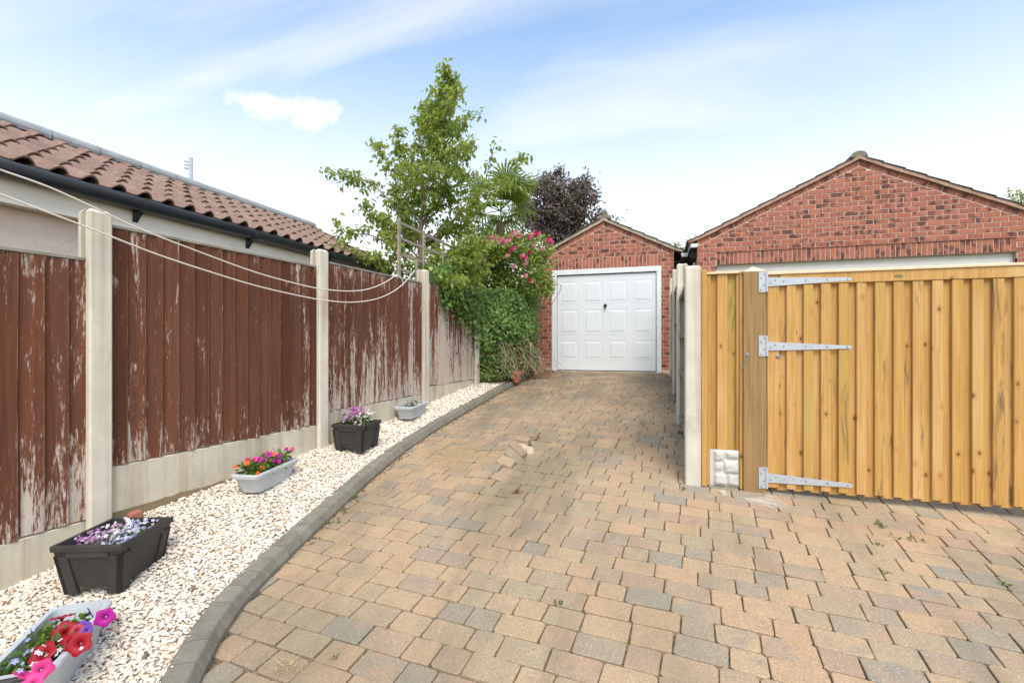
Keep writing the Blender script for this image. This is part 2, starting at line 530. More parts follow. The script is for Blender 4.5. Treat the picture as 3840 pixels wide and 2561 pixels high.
def m_brick():
    t = NT('red_brick'); g = t.geo(); rv = t.rand(); tt = t.tint(); rv2 = t.math('FRACT', t.math('ADD', rv, tt)); v = shift(t, g, rv2, 61)
    c = t.ramp(rv2, [(0, (.37, .13, .085)), (.25, (.43, .165, .11)), (.5, (.35, .13, .092)), (.75, (.40, .155, .11)), (1, (.32, .12, .088))])
    c = t.mix(t.step(t.noise(v, 14, 4), .4, .7, 0, .35), c, (.46, .19, .12))
    sel = t.step(t.math('FRACT', t.math('MULTIPLY', rv2, 11.3)), .15, .45)
    sm = t.noise(t.mapv(v, (1, 1, .8), (0, R(28), 0)), 8.5, 3, .5, .3)
    c = t.mix(t.math('MULTIPLY', sel, t.step(sm, .48, .60, 0, .8)), c, (.072, .040, .042))
    t.bump(t.noise(g, 130, 4, .7), .5, .004)
    return t.done(c, .88, 0, .15)


def m_leaf(name, cols, trans=.35, rough=.5, green=.35):
    t = NT(name); ti = t.tint()
    n = len(cols); c = t.ramp(ti, [(i / (n - 1), cols[i]) for i in range(n)])
    m = t.done(c, rough, 0, .35)
    tr = t.node('ShaderNodeBsdfTranslucent'); t.l.new(t.mix(green, c, (.55, .7, .10), 'MIX'), tr.inputs[0])
    mx = t.node('ShaderNodeMixShader'); mx.inputs[0].default_value = trans
    t.l.new(t.b.outputs[0], mx.inputs[1]); t.l.new(tr.outputs[0], mx.inputs[2]); t.l.new(mx.outputs[0], t.out.inputs[0])
    return m


def m_ramp(name, cols, rough=.7, scale=None):
    t = NT(name); n = len(cols); src = t.tint() if scale is None else t.noise(t.geo(), scale, 5)
    return t.done(t.ramp(src, [(i / (n - 1), cols[i]) for i in range(n)]), rough, 0, .2)


def m_tile():
    t = NT('concrete_roof_tile'); g = t.geo(); rv = t.rand()
    c = t.ramp(rv, [(0, (.22, .142, .112)), (.5, (.26, .175, .14)), (1, (.20, .135, .112))])
    c = t.mix(t.step(t.noise(g, 12, 6, .7), .50, .70, 0, .55), c, (.34, .275, .23))
    c = t.mix(t.step(t.noise(g, 45, 4, .7), .60, .70, 0, .55), c, (.50, .44, .36))
    c = t.mix(t.step(t.noise(g, 5, 5, .7), .58, .72, 0, .5), c, (.11, .075, .06))
    t.bump(t.noise(g, 130, 5, .7), .6, .006)
    return t.done(c, .92, 0, .12)


def m_render_wall():
    t = NT('painted_render'); g = t.geo()
    c = t.mix(t.step(t.noise(g, 2.2, 5, .6), .35, .68), (.86, .75, .65), (.78, .61, .50))
    w = t.node('ShaderNodeVectorMath', operation='ADD'); t.l.new(g, w.inputs[0])
    nv = t.node('ShaderNodeTexNoise'); t.l.new(g, nv.inputs['Vector']); nv.inputs['Scale'].default_value = 3.5
    sc = t.node('ShaderNodeVectorMath', operation='SCALE'); t.l.new(nv.outputs['Color'], sc.inputs[0]); sc.inputs['Scale'].default_value = .35
    t.l.new(sc.outputs[0], w.inputs[1])
    cr = t.voro(w.outputs[0], 3.0, 'DISTANCE_TO_EDGE')
    c = t.mix(t.math('MULTIPLY', t.step(cr, .010, .002, 0, .45), t.step(t.noise(g, 1.7, 3), .42, .58)), c, (.45, .31, .22))
    t.bump(t.noise(g, 60, 4), .2, .004)
    return t.done(c, .85, 0, .15)


M = dict(
    paver=m_paver(), joint=m_joint(), kerb=m_kerb(), pebble=m_pebble(), brick=m_brick(), tile=m_tile(), wall=m_render_wall(),
    post=m_concrete('fence_post_concrete', (.70, .65, .54), .62), gboard=m_concrete('gravel_board_concrete', (.63, .575, .455), .65),
    rock=m_concrete('rock_face_concrete', (.62, .61, .57), .1, False),
    gate=m_gate('new_pine'), gatepost=m_gate('gate_post_pine', (.40, .24, .09), .82), pale=m_plain('sawn_pine_end', (.74, .60, .40), .7, var=.1, scale=20),
    ridge=m_plain('ridge_tile_grey', (.29, .31, .325), .75, var=.15, scale=9, bump=.3),
    gutter=m_plain('black_plastic', (.040, .047, .058), .28, spec=.5, var=.2, scale=3),
    fascia=m_plain('fascia_paint', (.90, .83, .70), .5, var=.06, scale=3),
    mortar=m_plain('mortar', (.56, .42, .32), .95, var=.12, scale=20, bump=.4),
    verge=m_plain('verge_mortar', (.40, .34, .255), .92, var=.25, scale=9, bump=.5),
    verge2=m_plain('verge_board_red', (.42, .27, .20), .9, var=.2, scale=9, bump=.4),
    rooftile=m_plain('dark_roof_tile', (.085, .078, .075), .9, var=.3, scale=11, bump=.5),
    white=m_plain('white_door_paint', (.70, .735, .76), .42, var=.03, scale=3, spec=.4),
    frame=m_plain('white_frame_paint', (.74, .76, .77), .55, var=.06, scale=8),
    black=m_plain('black_metal', (.015, .015, .017), .4, var=.1),
    zinc=m_plain('galvanised_steel', (.50, .54, .58), .5, .35, .5, var=.10, scale=22),
    bolt=m_plain('bolt_steel', (.30, .31, .33), .4, .6, .5),
    screw=m_plain('screw_head', (.20, .21, .22), .45, .7, .5),
    charcoal=m_plain('charcoal_plastic', (.040, .038, .036), .55, spec=.35, var=.15, scale=12, bump=.08),
    greypl=m_plain('grey_plastic', (.47, .50, .52), .45, spec=.4, var=.08, scale=7),
    soil=m_ramp('potting_soil', [(.03, .02, .013), (.07, .05, .033), (.035, .025, .018)], .95, 40),
    earth=m_ramp('bare_earth', [(.12, .085, .05), (.20, .15, .09), (.10, .09, .05)], .95, 6),
    bark=m_ramp('bark', [(.14, .095, .06), (.24, .18, .12), (.10, .07, .05)], .9, 18),
    twig=m_ramp('dead_twig', [(.30, .21, .15), (.46, .37, .30), (.20, .12, .075)], .9),
    cord=m_plain('cotton_cord', (.72, .68, .60), .8, var=.06, scale=60),
    trellis=m_plain('weathered_trellis', (.30, .265, .205), .9, var=.25, scale=14, bump=.3),
    oldwood=m_plain('grey_weathered_wood', (.27, .255, .205), .9, var=.3, scale=9, bump=.3),
    terra=m_plain('terracotta', (.40, .15, .075), .85, var=.15, scale=14),
    cement=m_plain('cement_smear', (.66, .60, .52), .95, var=.15, scale=14, bump=.3),
    leafA=m_leaf('tree_leaf', [(.11, .17, .04), (.18, .255, .05), (.25, .33, .065), (.32, .385, .085), (.38, .37, .12)], .5),
    leafI=m_leaf('ivy_leaf', [(.05, .11, .03), (.10, .185, .04), (.175, .28, .06), (.25, .36, .085)], .25, .4),
    leafB=m_leaf('browned_ivy_leaf', [(.15, .07, .03), (.22, .12, .045), (.11, .12, .035), (.28, .18, .08)], .2),
    leafR=m_leaf('rose_leaf', [(.11, .18, .035), (.18, .27, .045), (.25, .34, .065), (.32, .39, .10)], .35),
    leafP=m_leaf('copper_leaf', [(.08, .055, .062), (.13, .092, .098), (.17, .125, .125), (.13, .115, .095)], .2),
    leafF=m_leaf('palm_leaf', [(.11, .18, .035), (.19, .28, .05), (.28, .35, .10)], .3),
    leafS=m_leaf('bedding_leaf', [(.045, .095, .018), (.09, .16, .025), (.14, .21, .04)], .3),
    dryleaf=m_ramp('dry_leaf', [(.16, .075, .035), (.26, .14, .07), (.36, .23, .13), (.12, .05, .025)], .85),
    straw=m_ramp('dry_grass', [(.48, .38, .20), (.60, .50, .30), (.36, .26, .14)], .85),
    ground=m_ramp('rough_ground', [(.05, .07, .025), (.09, .10, .04), (.13, .11, .06)], .95, 3),
)


def m_petal(name, col, rough=.5):
    return m_leaf(name, [tuple(x * .72 for x in col), col, tuple(min(.95, x * 1.15) for x in col)], .25, rough, 0.0)


PET = dict(red=m_petal('red_petal', (.32, .002, .014)), rose=m_petal('crimson_petal', (.44, .03, .06)), pink=m_petal('hot_pink_petal', (.66, .05, .24)), magenta=m_petal('magenta_petal', (.40, .012, .26)),
           violet=m_petal('violet_petal', (.155, .065, .38)), blue=m_petal('pale_blue_petal', (.42, .46, .80)), white=m_petal('white_petal', (.80, .76, .84)), lilac=m_petal('lilac_petal', (.50, .24, .50)),
           orange=m_petal('orange_petal', (.85, .14, .03)), blush=m_petal('blush_petal', (.78, .34, .40)), deep=m_petal('deep_pink_petal', (.72, .11, .26)), plum=m_petal('plum_petal', (.36, .07, .26)))

# ------------------------------------------------------------------ the ground


def grid_sheet(name, xs, ys, fz, mat, parent=None):
    V = [(x, y, fz(x, y)) for y in ys for x in xs]; nx = len(xs)
    Fq = [(j * nx + i, j * nx + i + 1, (j + 1) * nx + i + 1, (j + 1) * nx + i) for j in range(len(ys) - 1) for i in range(nx - 1)]
    return link(name, fast_mesh(name, V, Fq, mat), parent)


xs = [-400, -120, -40, -15, -8, -5, -4, -3, -2, -1, 0, 1, 2, 3, 4, 6, 9, 15, 40, 120, 400]
ys = [-60, -20, -8, -4, -2, -1, 0, 1, 2, 3, 4, 5, 6, 7, 8, 9, 10, 11, 12, 14, 18, 30, 60, 150, 400, 800]
g0 = grid_sheet('ground', xs, ys, lambda x, y: zd0(x, min(y, 12)) - 0.10, M['ground']); g0['kind'] = 'structure'

# kerb line: foot of the kerb where it meets the paving
KP = [(743, 2561), (825, 2368), (903, 2271), (976, 2198), (1100, 2086), (1227, 1966), (1312, 1872), (1398, 1804), (1436, 1762), (1508, 1694), (1636, 1613), (1700, 1579), (1790, 1526), (1917, 1456), (1985, 1416)]
kp = [on_drive(*p)[:2] for p in KP]
d_ = kp[0] - kp[1]; d_ = d_ / np.linalg.norm(d_)
pre = [kp[0] + d_ * s + np.array([.05, .0]) * s for s in (1.3, .9, .55, .25)]
kp = np.array(pre + kp)
for _ in range(3):
    kp[1:-1] = .25 * kp[:-2] + .5 * kp[1:-1] + .25 * kp[2:]
seg = np.r_[0, np.cumsum(np.linalg.norm(np.diff(kp, axis=0), axis=1))]
KL = seg[-1]


def kpos(s): return np.array([np.interp(s, seg, kp[:, 0]), np.interp(s, seg, kp[:, 1])])
def kdir(s):
    d = kpos(min(s + .12, KL)) - kpos(max(s - .12, 0)); return d / np.linalg.norm(d)


def kerb_x(y): return float(np.interp(y, kp[:, 1], kp[:, 0]))


# gravel bed height: from kerb top to fence line
KH = 0.085


def zg(x, y):
    kx = kerb_x(y) - 0.10; fx = F0[0] + FD[0] / FD[1] * (y - F0[1])
    f = min(max((kx - x) / max(kx - fx, .05), 0), 1)
    zk = zd0(kx, y) + KH - 0.012; zf = float(np.interp(y, GY, GZ))
    return zk * (1 - f) + zf * f + 0.008 * mnoise.noise(Vector((x * 3, y * 3, 0))) + 0.004 * mnoise.noise(Vector((x * 9, y * 9, 5)))


# driveway base
ysd = np.arange(-1.0, 10.05, .25); rows = []
V = []; nx = 15
for y in ysd:
    x0 = kerb_x(y) - .05 if y < 9.3 else kerb_x(9.3) - .15
    x1 = 4.4 if y < 4.5 else .75
    for i in range(nx):
        x = x0 + (x1 - x0) * i / (nx - 1)
        V.append((x, y, zd0(x, y) + 0.010 * mnoise.noise(Vector((x * 1.1, y * 1.1, 3.1))) - 0.0135))
Fq = [(j * nx + i, j * nx + i + 1, (j + 1) * nx + i + 1, (j + 1) * nx + i) for j in range(len(ysd) - 1) for i in range(nx - 1)]
drive = link('driveway', fast_mesh('driveway', V, Fq, M['joint'])); drive['kind'] = 'structure'
WL['driveway'] = np.zeros(3)

# pavers: courses at right angles to the old fence
RA = R(-4.9); ER = np.array([math.cos(RA), math.sin(RA)]); EC = np.array([-math.sin(RA), math.cos(RA)])
PD = 0.139; LENS = (.226, .150, .188)


def in_drive(x, y):
    if y < .15 or y > 9.93: return False
    if x < kerb_x(min(y, 9.0)) - .10: return False
    if y > 8.9 and x < -2.2: return False
    if y < 4.12: return x < 3.6
    if y > 4.12 and x > .30: return x < 3.4 and y < 4.75
    return True


pv = []
r = -1
O0 = np.array([-4.0, 0.3])
nrow = int(11.5 / PD)
for r in range(-6, nrow):
    s = rnd.uniform(0, .2); k = rnd.randint(0, 2)
    while s < 8.2:
        L = LENS[rnd.choice((0, 0, 1, 1, 2))]
        c = O0 + EC * (r + .5) * PD + ER * (s + L / 2)
        if in_drive(c[0], c[1]): pv.append((c[0], c[1], L))
        s += L


def paver_mesh(x, y, L):
    j = .0023; hx, hy = L / 2 - j - rnd.uniform(0, .0015), PD / 2 - j - rnd.uniform(0, .0015); cr = .009 + rnd.uniform(-.003, .006); ch = .0032
    e = .05
    gx = (zd(x + e * ER[0], y + e * ER[1]) - zd(x - e * ER[0], y - e * ER[1])) / (2 * e); gy = (zd(x + e * EC[0], y + e * EC[1]) - zd(x - e * EC[0], y - e * EC[1])) / (2 * e)
    b = bump(x, y); wild = 1 + b * 40
    z0 = zd(x, y) + rnd.gauss(0, .0016) * wild; gx += rnd.gauss(0, .008) * wild ** .7; gy += rnd.gauss(0, .010) * wild ** .7
    an = rnd.gauss(0, .007) * wild ** .6; ca, sa = math.cos(an), math.sin(an)

    jit = [(rnd.gauss(0, .0016), rnd.gauss(0, .0016)) for _ in range(8)]

    def ring(ix, dz):
        a, bb, c = hx - ix, hy - ix, cr
        pts = [(-a + c, -bb), (a - c, -bb), (a, -bb + c), (a, bb - c), (a - c, bb), (-a + c, bb), (-a, bb - c), (-a, -bb + c)]
        out = []
        for u, w in pts:
            jt = jit[len(out)]; u, w = u + jt[0], w + jt[1]
            u, w = u * ca - w * sa, u * sa + w * ca
            p = np.array([x, y]) + ER * u + EC * w
            out.append((p[0], p[1], z0 + gx * u + gy * w + dz))
        return out
    vs = ring(0, -.045) + ring(0, -ch) + ring(ch, 0)
    fs = [tuple(range(16, 24))]
    for k in range(8):
        k2 = (k + 1) % 8
        fs += [(k, k2, 8 + k2, 8 + k), (8 + k, 8 + k2, 16 + k2, 16 + k)]
    return vs, fs


def vis(p):
    q = proj(p)
    return q is not None and -40 < q[0] < 3880 and -40 < q[1] < 2620


scored = []
for (x, y, L) in pv:
    q = proj((x, y, zd(x, y)))
    scored.append((0 if (q is None or not vis((x, y, zd(x, y)))) else 1.0 / q[2], x, y, L))
scored.sort(reverse=True)
HOLE = (LUMP[0] + .03, LUMP[1] + .02)
rest = MB()
for i, (sc, x, y, L) in enumerate(scored):
    tv = rnd.random()
    if abs(x - HOLE[0]) < .09 and abs(y - HOLE[1]) < .07: continue
    vs, fs = paver_mesh(x, y, L)
    if i < 295 and sc > 0:
        mb = MB(); mb.add(vs, fs, tv); mb.build('paver', M['paver'], drive)
    else:
        rest.add(vs, fs, tv)
o = rest.build('paver_field', M['paver'], drive, loc=(0, 0, 0)); o['kind'] = 'stuff'

# broken, lifted paver stump in the hole
mb = MB(); cxh, cyh = HOLE; zh = zd0(cxh, cyh)
pts = [(-.13, -.05), (-.05, -.075), (.06, -.06), (.12, -.01), (.10, .07), (-.02, .08), (-.12, .05)]
top = [(cxh + a * .75 + .02, cyh + b * .75 + .03, zh + .055 - .22 * a + .12 * b + rnd.uniform(-.006, .006)) for a, b in pts]
bot = [(cxh + a, cyh + b, zh - .02) for a, b in pts]
n = len(pts)
mb.add(bot + top, [tuple(range(n, 2 * n))] + [(i, (i + 1) % n, n + (i + 1) % n, n + i) for i in range(n)], .5)
tag(mb.build('broken_stone', m_plain('broken_concrete', (.46, .37, .26), .95, var=.3, scale=25, bump=.5)), 'pale broken lump of concrete poking up through lifted paving', 'stone')

# kerb blocks
kerb = empty('kerb', (*kpos(2.0), zd0(*kpos(2.0))), kind='structure')
prof = [(0.0, -.06), (0.002, .030), (-.022, KH - .006), (-.030, KH), (-.118, KH - .002), (-.126, KH - .010), (-.126, -.06)]
s = 0.0
while s < KL - .05:
    L = .132 if s > .2 else .15
    s2 = min(s + L - .004, KL); mb = MB(); dz = rnd.gauss(0, .0012); dx = rnd.gauss(0, .0012); secs = []
    for ss in (s, (s + s2) / 2, s2):
        p = kpos(ss); d = kdir(ss); nrm = np.array([d[1], -d[0]])
        secs.append([(p[0] + nrm[0] * (u + dx), p[1] + nrm[1] * (u + dx), zd0(p[0], p[1]) + w + dz) for u, w in prof])
    n = len(prof); vs = secs[0] + secs[1] + secs[2]
    fs = [tuple(range(n)), tuple(range(2 * n, 3 * n))[::-1]]
    for k in range(2):
        fs += [(k * n + i, (k + 1) * n + i, (k + 1) * n + (i + 1) % n, k * n + (i + 1) % n) for i in range(n)]
    mb.add(vs, fs, rnd.random()); mb.build('kerb_block', M['kerb'], kerb)
    s += L

# gravel bed: base sheet and pebbles
V = []; nx = 12; ysg = np.arange(-.6, 8.9, .12)
for y in ysg:
    x1 = kerb_x(y) - .11; x0 = F0[0] + FD[0] / FD[1] * (y - F0[1]) - .06
    for i in range(nx):
        x = x0 + (x1 - x0) * i / (nx - 1); V.append((x, y, zg(x, y) - .008))
Fq = [(j * nx + i, j * nx + i + 1, (j + 1) * nx + i + 1, (j + 1) * nx + i) for j in range(len(ysg) - 1) for i in range(nx - 1)]
gb = link('gravel_bed', fast_mesh('gravel_bed', V, Fq, m_ramp('gravel_base', [(.30, .24, .18), (.52, .45, .36), (.24, .19, .14)], .95, 45))); gb['kind'] = 'structure'

ICO_V = np.array([(0, 0, -1), (.7236, -.5257, -.4472), (-.2764, -.8506, -.4472), (-.8944, 0, -.4472), (-.2764, .8506, -.4472), (.7236, .5257, -.4472),
                  (.2764, -.8506, .4472), (-.7236, -.5257, .4472), (-.7236, .5257, .4472), (.2764, .8506, .4472), (.8944, 0, .4472), (0, 0, 1)])
ICO_F = np.array([(0, 1, 2), (1, 0, 5), (0, 2, 3), (0, 3, 4), (0, 4, 5), (1, 5, 10), (2, 1, 6), (3, 2, 7), (4, 3, 8), (5, 4, 9),
                  (1, 10, 6), (2, 6, 7), (3, 7, 8), (4, 8, 9), (5, 9, 10), (6, 10, 11), (7, 6, 11), (8, 7, 11), (9, 8, 11), (10, 9, 11)])


def pebbles(P, size, mat, name, kind='stuff', smooth=False):
    n = len(P); sc = size[:, None] * np.stack([nr.uniform(.8, 1.35, n), nr.uniform(.65, 1.0, n), nr.uniform(.38, .65, n)], 1)
    a = nr.uniform(0, 6.283, n); tl = nr.normal(0, .35, n)
    V = ICO_V[None] * sc[:, None, :] * nr.uniform(.72, 1.2, (n, 12, 1))
    ct, st_ = np.cos(tl)[:, None], np.sin(tl)[:, None]
    x, y, z = V[..., 0], V[..., 1], V[..., 2]; y, z = y * ct - z * st_, y * st_ + z * ct
    ca, sa = np.cos(a)[:, None], np.sin(a)[:, None]; x, y = x * ca - y * sa, x * sa + y * ca
    V = np.stack([x, y, z], -1) + P[:, None, :]
    Fa = (ICO_F[None] + (np.arange(n) * 12)[:, None, None]).reshape(-1, 3)
    tint = np.repeat(nr.random(n), 12)
    return link(name, fast_mesh(name, V.reshape(-1, 3), Fa, mat, tint, smooth))


P = []; S = []
y = .7
while y < 8.3:
    sp = .0142 if y < 2.4 else (.0165 if y < 4 else .021)
    x1 = kerb_x(y) - .118; x0 = F0[0] + FD[0] / FD[1] * (y - F0[1]) + .005
    x = x0
    while x < x1:
        xx = x + rnd.uniform(-.5, .5) * sp; yy = y + rnd.uniform(-.5, .5) * sp
        sz = sp * rnd.choice((.5, .6, .7, .8, 1.15))
        P.append((xx, yy, zg(xx, yy) + rnd.uniform(-.002, .006))); S.append(sz); x += sp
    y += sp
# a few stones spilled on the kerb
for _ in range(90):
    s = rnd.uniform(.6, KL - .4); p = kpos(s); d = kdir(s); off = -.126 + abs(rnd.gauss(0, .02))
    P.append((p[0] + d[1] * off, p[1] - d[0] * off, zd0(p[0], p[1]) + KH + .003)); S.append(rnd.uniform(.004, .007))
o = pebbles(np.array(P), np.array(S), M['pebble'], 'white_gravel')
tag(o, 'white and cream gravel covering the bed beside the old fence', 'gravel', kind='stuff')

# ------------------------------------------------------------------ old fence on the left
ord_ = ['nearest the camera, cut by the left picture edge', 'second from the camera, behind the black plant boxes', 'third from the camera, in front of the tiled roof end', 'farthest from the camera, overhung by ivy']
PAN = [(-1.82, -.121, .363, 1.91, .50), (0.0, 1.70, .648, 2.14, .26), (1.82, 3.52, .75, 2.205, .98), (3.64, 5.05, .84, 2.234, 1.2)]
GBH = [.27, .29, .30, .32]
PANLAB = ['brown feather-edge fence panel nearest the camera, lower than its neighbour', 'dark brown feather-edge fence panel behind the first black planter and the flowering trough',
          'peeling brown fence panel behind the square black planter', 'badly peeled grey fence panel partly hidden by overhanging ivy']
ofence = empty('wooden_fence', fp(1.6, 0, .1), 'old brown timber fence with concrete posts and gravel boards, peeling and stepped uphill', 'fence')
for i, (q0, q1, zb, zt, wear) in enumerate(PAN):
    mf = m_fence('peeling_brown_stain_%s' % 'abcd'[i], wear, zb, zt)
    mb = MB(); c0 = fp(q0 - .01, -.03, zt - .016); mb.box(c0, np.append(FD * (q1 - q0 + .02), 0), np.append(FN * .052, 0), (0, 0, .016))
    for zr in (zb + .12, (zb + zt) / 2, zt - .14):
        mb.box(fp(q0 - .015, -.05, zr), np.append(FD * (q1 - q0 + .03), 0), np.append(FN * .036, 0), (0, 0, .045))
    root = mb.build('fence_panel', M['oldwood'], ofence); tag(root, PANLAB[i])
    nb = int(round((q1 - q0 + .03) / .106)); pw = (q1 - q0 + .03) / nb
    for k in range(nb):
        a0 = q0 - .015 + k * pw; w = pw + .012
        zbb = zb + rnd.gauss(0, .006) - (0.012 if rnd.random() < .15 else 0); ztt = zt - .018 - rnd.uniform(0, .006); bow = rnd.gauss(0, .0025)
        mb = MB(); n0, n1 = -.004 + rnd.gauss(0, .001), .022 + rnd.gauss(0, .0025)
        ring = []
        zs = [zbb, zb + (zt - zb) * .35, zb + (zt - zb) * .7, ztt]
        for j, zz in enumerate(zs):
            b = bow * math.sin(math.pi * (zz - zb) / (zt - zb)); lean = rnd.gauss(0, .0012)
            ring += [fp(a0 + lean, n0 + .004 + b, zz), fp(a0 + w - .013 + lean, n1 - .001 + b, zz), fp(a0 + w - .002 + lean, n1 + b, zz), fp(a0 + w + lean, n1 - .003 + b, zz), fp(a0 + w + lean, n1 - .016 + b, zz), fp(a0 + lean, n0 - .003 + b, zz)]
        fs = [tuple(range(6)), tuple(range(18, 24))[::-1]]
        for j in range(3):
            for e in range(6): fs.append((j * 6 + e, j * 6 + (e + 1) % 6, j * 6 + 6 + (e + 1) % 6, j * 6 + 6 + e)[::-1])
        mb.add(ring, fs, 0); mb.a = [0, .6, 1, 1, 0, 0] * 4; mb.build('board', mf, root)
    # gravel board below
    mb = MB(); h = GBH[i]
    c = fp((q0 + q1) / 2, -.012, zb - .012 - h / 2); mb.cbox(c, np.append(FD * ((q1 - q0) / 2 + .015), 0), np.append(FN * .025, 0), (0, 0, h / 2), .006)
    o = mb.build('gravel_board', M['gboard'], ofence)
    tag(o, ['stained concrete gravel board under the fence panel nearest the camera', 'stained concrete gravel board behind the trough of orange and magenta flowers',
            'stained concrete gravel board behind the square black planter', 'stained concrete gravel board at the far end before the ivy'][i])


def slot_post(c, ax, ay, w, d, z0, z1, cap=.02, plain=False):
    """H-section concrete fence post; ax along the fence, ay across"""
    ax = np.append(ax, 0); ay = np.append(ay, 0); h = w / 2; e = d / 2; sd_ = .026; sw = .024; ch = .010
    pl = [(-h + ch, -e), (h - ch, -e), (h, -e + ch), (h, -sw), (h - sd_, -sw), (h - sd_, sw), (h, sw), (h, e - ch), (h - ch, e), (-h + ch, e), (-h, e - ch), (-h, sw), (-h + sd_, sw), (-h + sd_, -sw), (-h, -sw), (-h, -e + ch)]
    if plain: pl = [p for p in pl if not (p[0] < 0 and abs(p[1]) < sw + .001)]
    mb = MB(); n = len(pl); vs = []
    for zz, k in ((z0, 1.0), (z1 - cap, 1.0), (z1, .72)):
        for u, v in pl: vs.append(np.array([c[0], c[1], zz]) + ax * u * k + ay * v * k)
    fs = [tuple(range(n))[::-1], tuple(range(2 * n, 3 * n))]
    for j in range(2): fs += [(j * n + i, j * n + (i + 1) % n, (j + 1) * n + (i + 1) % n, (j + 1) * n + i) for i in range(n)]
    mb.add(vs, fs); return mb


for i, (q, z1, lab) in enumerate([(-1.88, 2.02, 'concrete fence post at the near end of the old fence'), (-.0605, 2.205, 'stained concrete fence post beside the low brown panel, nearest the camera'), (1.76, 2.30, 'pale concrete fence post between the flowering trough and the square black planter'),
                                  (3.58, 2.37, 'weathered concrete fence post beside the empty-looking grey trough'), (5.11, 2.30, 'concrete fence post half hidden in the ivy at the fence end')]):
    zb = zg(*fp(q, .05, 0)[:2]) - .15
    c = fp(q, 0.002, 0)
    mb = slot_post(c, FD, FN, .121, .125, zb, z1)
    tag(mb.build('post', M['post'], ofence), lab)

# soil bank under the second gravel board and a brick bat in it
mb = MB(); vs = []; nb = 26
for i in range(nb):
    q = .02 + 1.5 * i / (nb - 1)
    g = zg(*fp(q, .05, 0)[:2])
    top_ = min(.36, g + .17) - .0 * q
    for off, zz in ((-.02, top_ + .02), (.008 + rnd.uniform(0, .008), top_ + rnd.uniform(-.01, .01)), (.018 + rnd.uniform(0, .012), (top_ + g) / 2 + rnd.uniform(-.01, .01)), (.030 + rnd.uniform(0, .012), g - .02)):
        p = fp(q, off, zz); vs.append(p)
mb.add(vs, [(i * 4 + j, i * 4 + j + 1, (i + 1) * 4 + j + 1, (i + 1) * 4 + j) for i in range(nb - 1) for j in range(3)])
tag(mb.build('soil_bank', M['earth']), 'strip of bare soil showing under the second gravel board', 'soil', kind='stuff')
mb = MB(); c = fp(.12, .055, .305); mb.cbox(c, np.append(FD * .035, .004), np.append(FN * .03, 0), (0, .002, .028), .006)
tag(mb.build('brick_fragment', M['brick']), 'small red brick fragment in the soil behind the large black planter', 'brick')

# ------------------------------------------------------------------ outbuilding over the fence
XG, XR, ZG, ZR = -4.0, -5.5, 2.58, 3.32
Y0, Y1 = -1.2, 6.62
ob = empty('outbuilding', (-5.5, 2.7, -.1), 'low rendered building with brown pantile roof and black gutter behind the fence', 'building')
XW = -4.16
mb = MB(); gp = [(XW, Y1 - .12, -.1), (XW, Y1 - .12, ZG - .03), (XR, Y1 - .12, ZR - .12), (2 * XR - XW, Y1 - .12, ZG - .03), (2 * XR - XW, Y1 - .12, -.1)]
mb.prism(gp, (0, Y0 - Y1 + .24, 0)); mb.build('wall', M['wall'], ob)
mb = MB(); mb.aabox(XW + .002, XG - .062, Y0, Y1 - .08, ZG - .245, ZG - .05); mb.build('fascia', M['fascia'], ob)
mb = MB(); mb.aabox(XW + .002, XG - .05, Y0, Y1 - .08, ZG - .262, ZG - .247); mb.build('soffit', M['fascia'], ob)
gt = MB(); sec = [(-.066, .018)] + [(.062 * math.cos(a), .074 * math.sin(a)) for a in np.linspace(math.pi, 2 * math.pi, 15)] + [(.064, .018), (.056, .018)] + [(.055 * math.cos(a), .067 * math.sin(a)) for a in np.linspace(2 * math.pi, math.pi, 13)]
n = len(sec); gz = ZG - .034; vs = [(XG + a, yy, gz + b) for yy in (Y0, Y1 - .02) for a, b in sec]
gt.add(vs, [tuple(range(n)), tuple(range(n, 2 * n))[::-1]] + [(i, n + i, n + (i + 1) % n, (i + 1) % n) for i in range(n)])
gut = gt.build('gutter', M['gutter'], ob, smooth=True)
for px, py in ((527, 740), (945, 855), (1235, 945), (1445, 1000)):
    yb = on_X(px, py, XG)[1]
    mb = MB(); vs = []; pr = [(-.068, .02)] + [(.068 * math.cos(a), .081 * math.sin(a)) for a in np.linspace(math.pi, 2 * math.pi, 11)] + [(.070, .02)]
    for yy in (yb - .02, yb + .02):
        vs += [(XG + a, yy, gz + b) for a, b in pr]
    m_ = len(pr); mb.add(vs, [(i, i + 1, m_ + i + 1, m_ + i) for i in range(m_ - 1)] + [tuple(range(m_)), tuple(range(m_, 2 * m_))[::-1]])
    mb.prism([(XG - .065, yb - .02, gz - .03), (XG + .01, yb - .02, gz - .08), (XG - .03, yb - .02, gz - .12), (XG - .065, yb - .02, gz - .165)], (0, .04, 0))
    mb.build('gutter_bracket', M['gutter'], gut)
# roof deck + tiles
sl = Vector((XR - XG, 0, ZR - ZG)); SLN = sl.length; su = np.array([sl.x, 0, sl.z]) / SLN; sn = np.array([-su[2], 0, su[0]])
if sn[2] < 0: sn = -sn
e0 = np.array([XG - .045, 0, ZG + .005])
mb = MB(); p0 = e0 + np.array([0, Y0, 0]) - sn * .02; mb.box(p0, su * SLN, (0, Y1 - Y0 - .06, 0), -sn * .03)
p1 = np.array([2 * XR - e0[0], Y0, e0[2]]); su2 = su * np.array([-1, 1, 1]); sn2 = sn * np.array([-1, 1, 1])
mb.box(p1 - sn2 * .0, su2 * (SLN - .02), (0, Y1 - Y0 - .06, 0), -sn2 * .03)
roof = mb.build('roof', M['tile'], ob)
TW, TG, TLn = .195, .285, .345
pf = [(0, .0), (.10, .002), (.30, .0), (.44, .006), (.55, .030), (.66, .048), (.78, .050), (.90, .034), (1.0, .006)]
vs = []
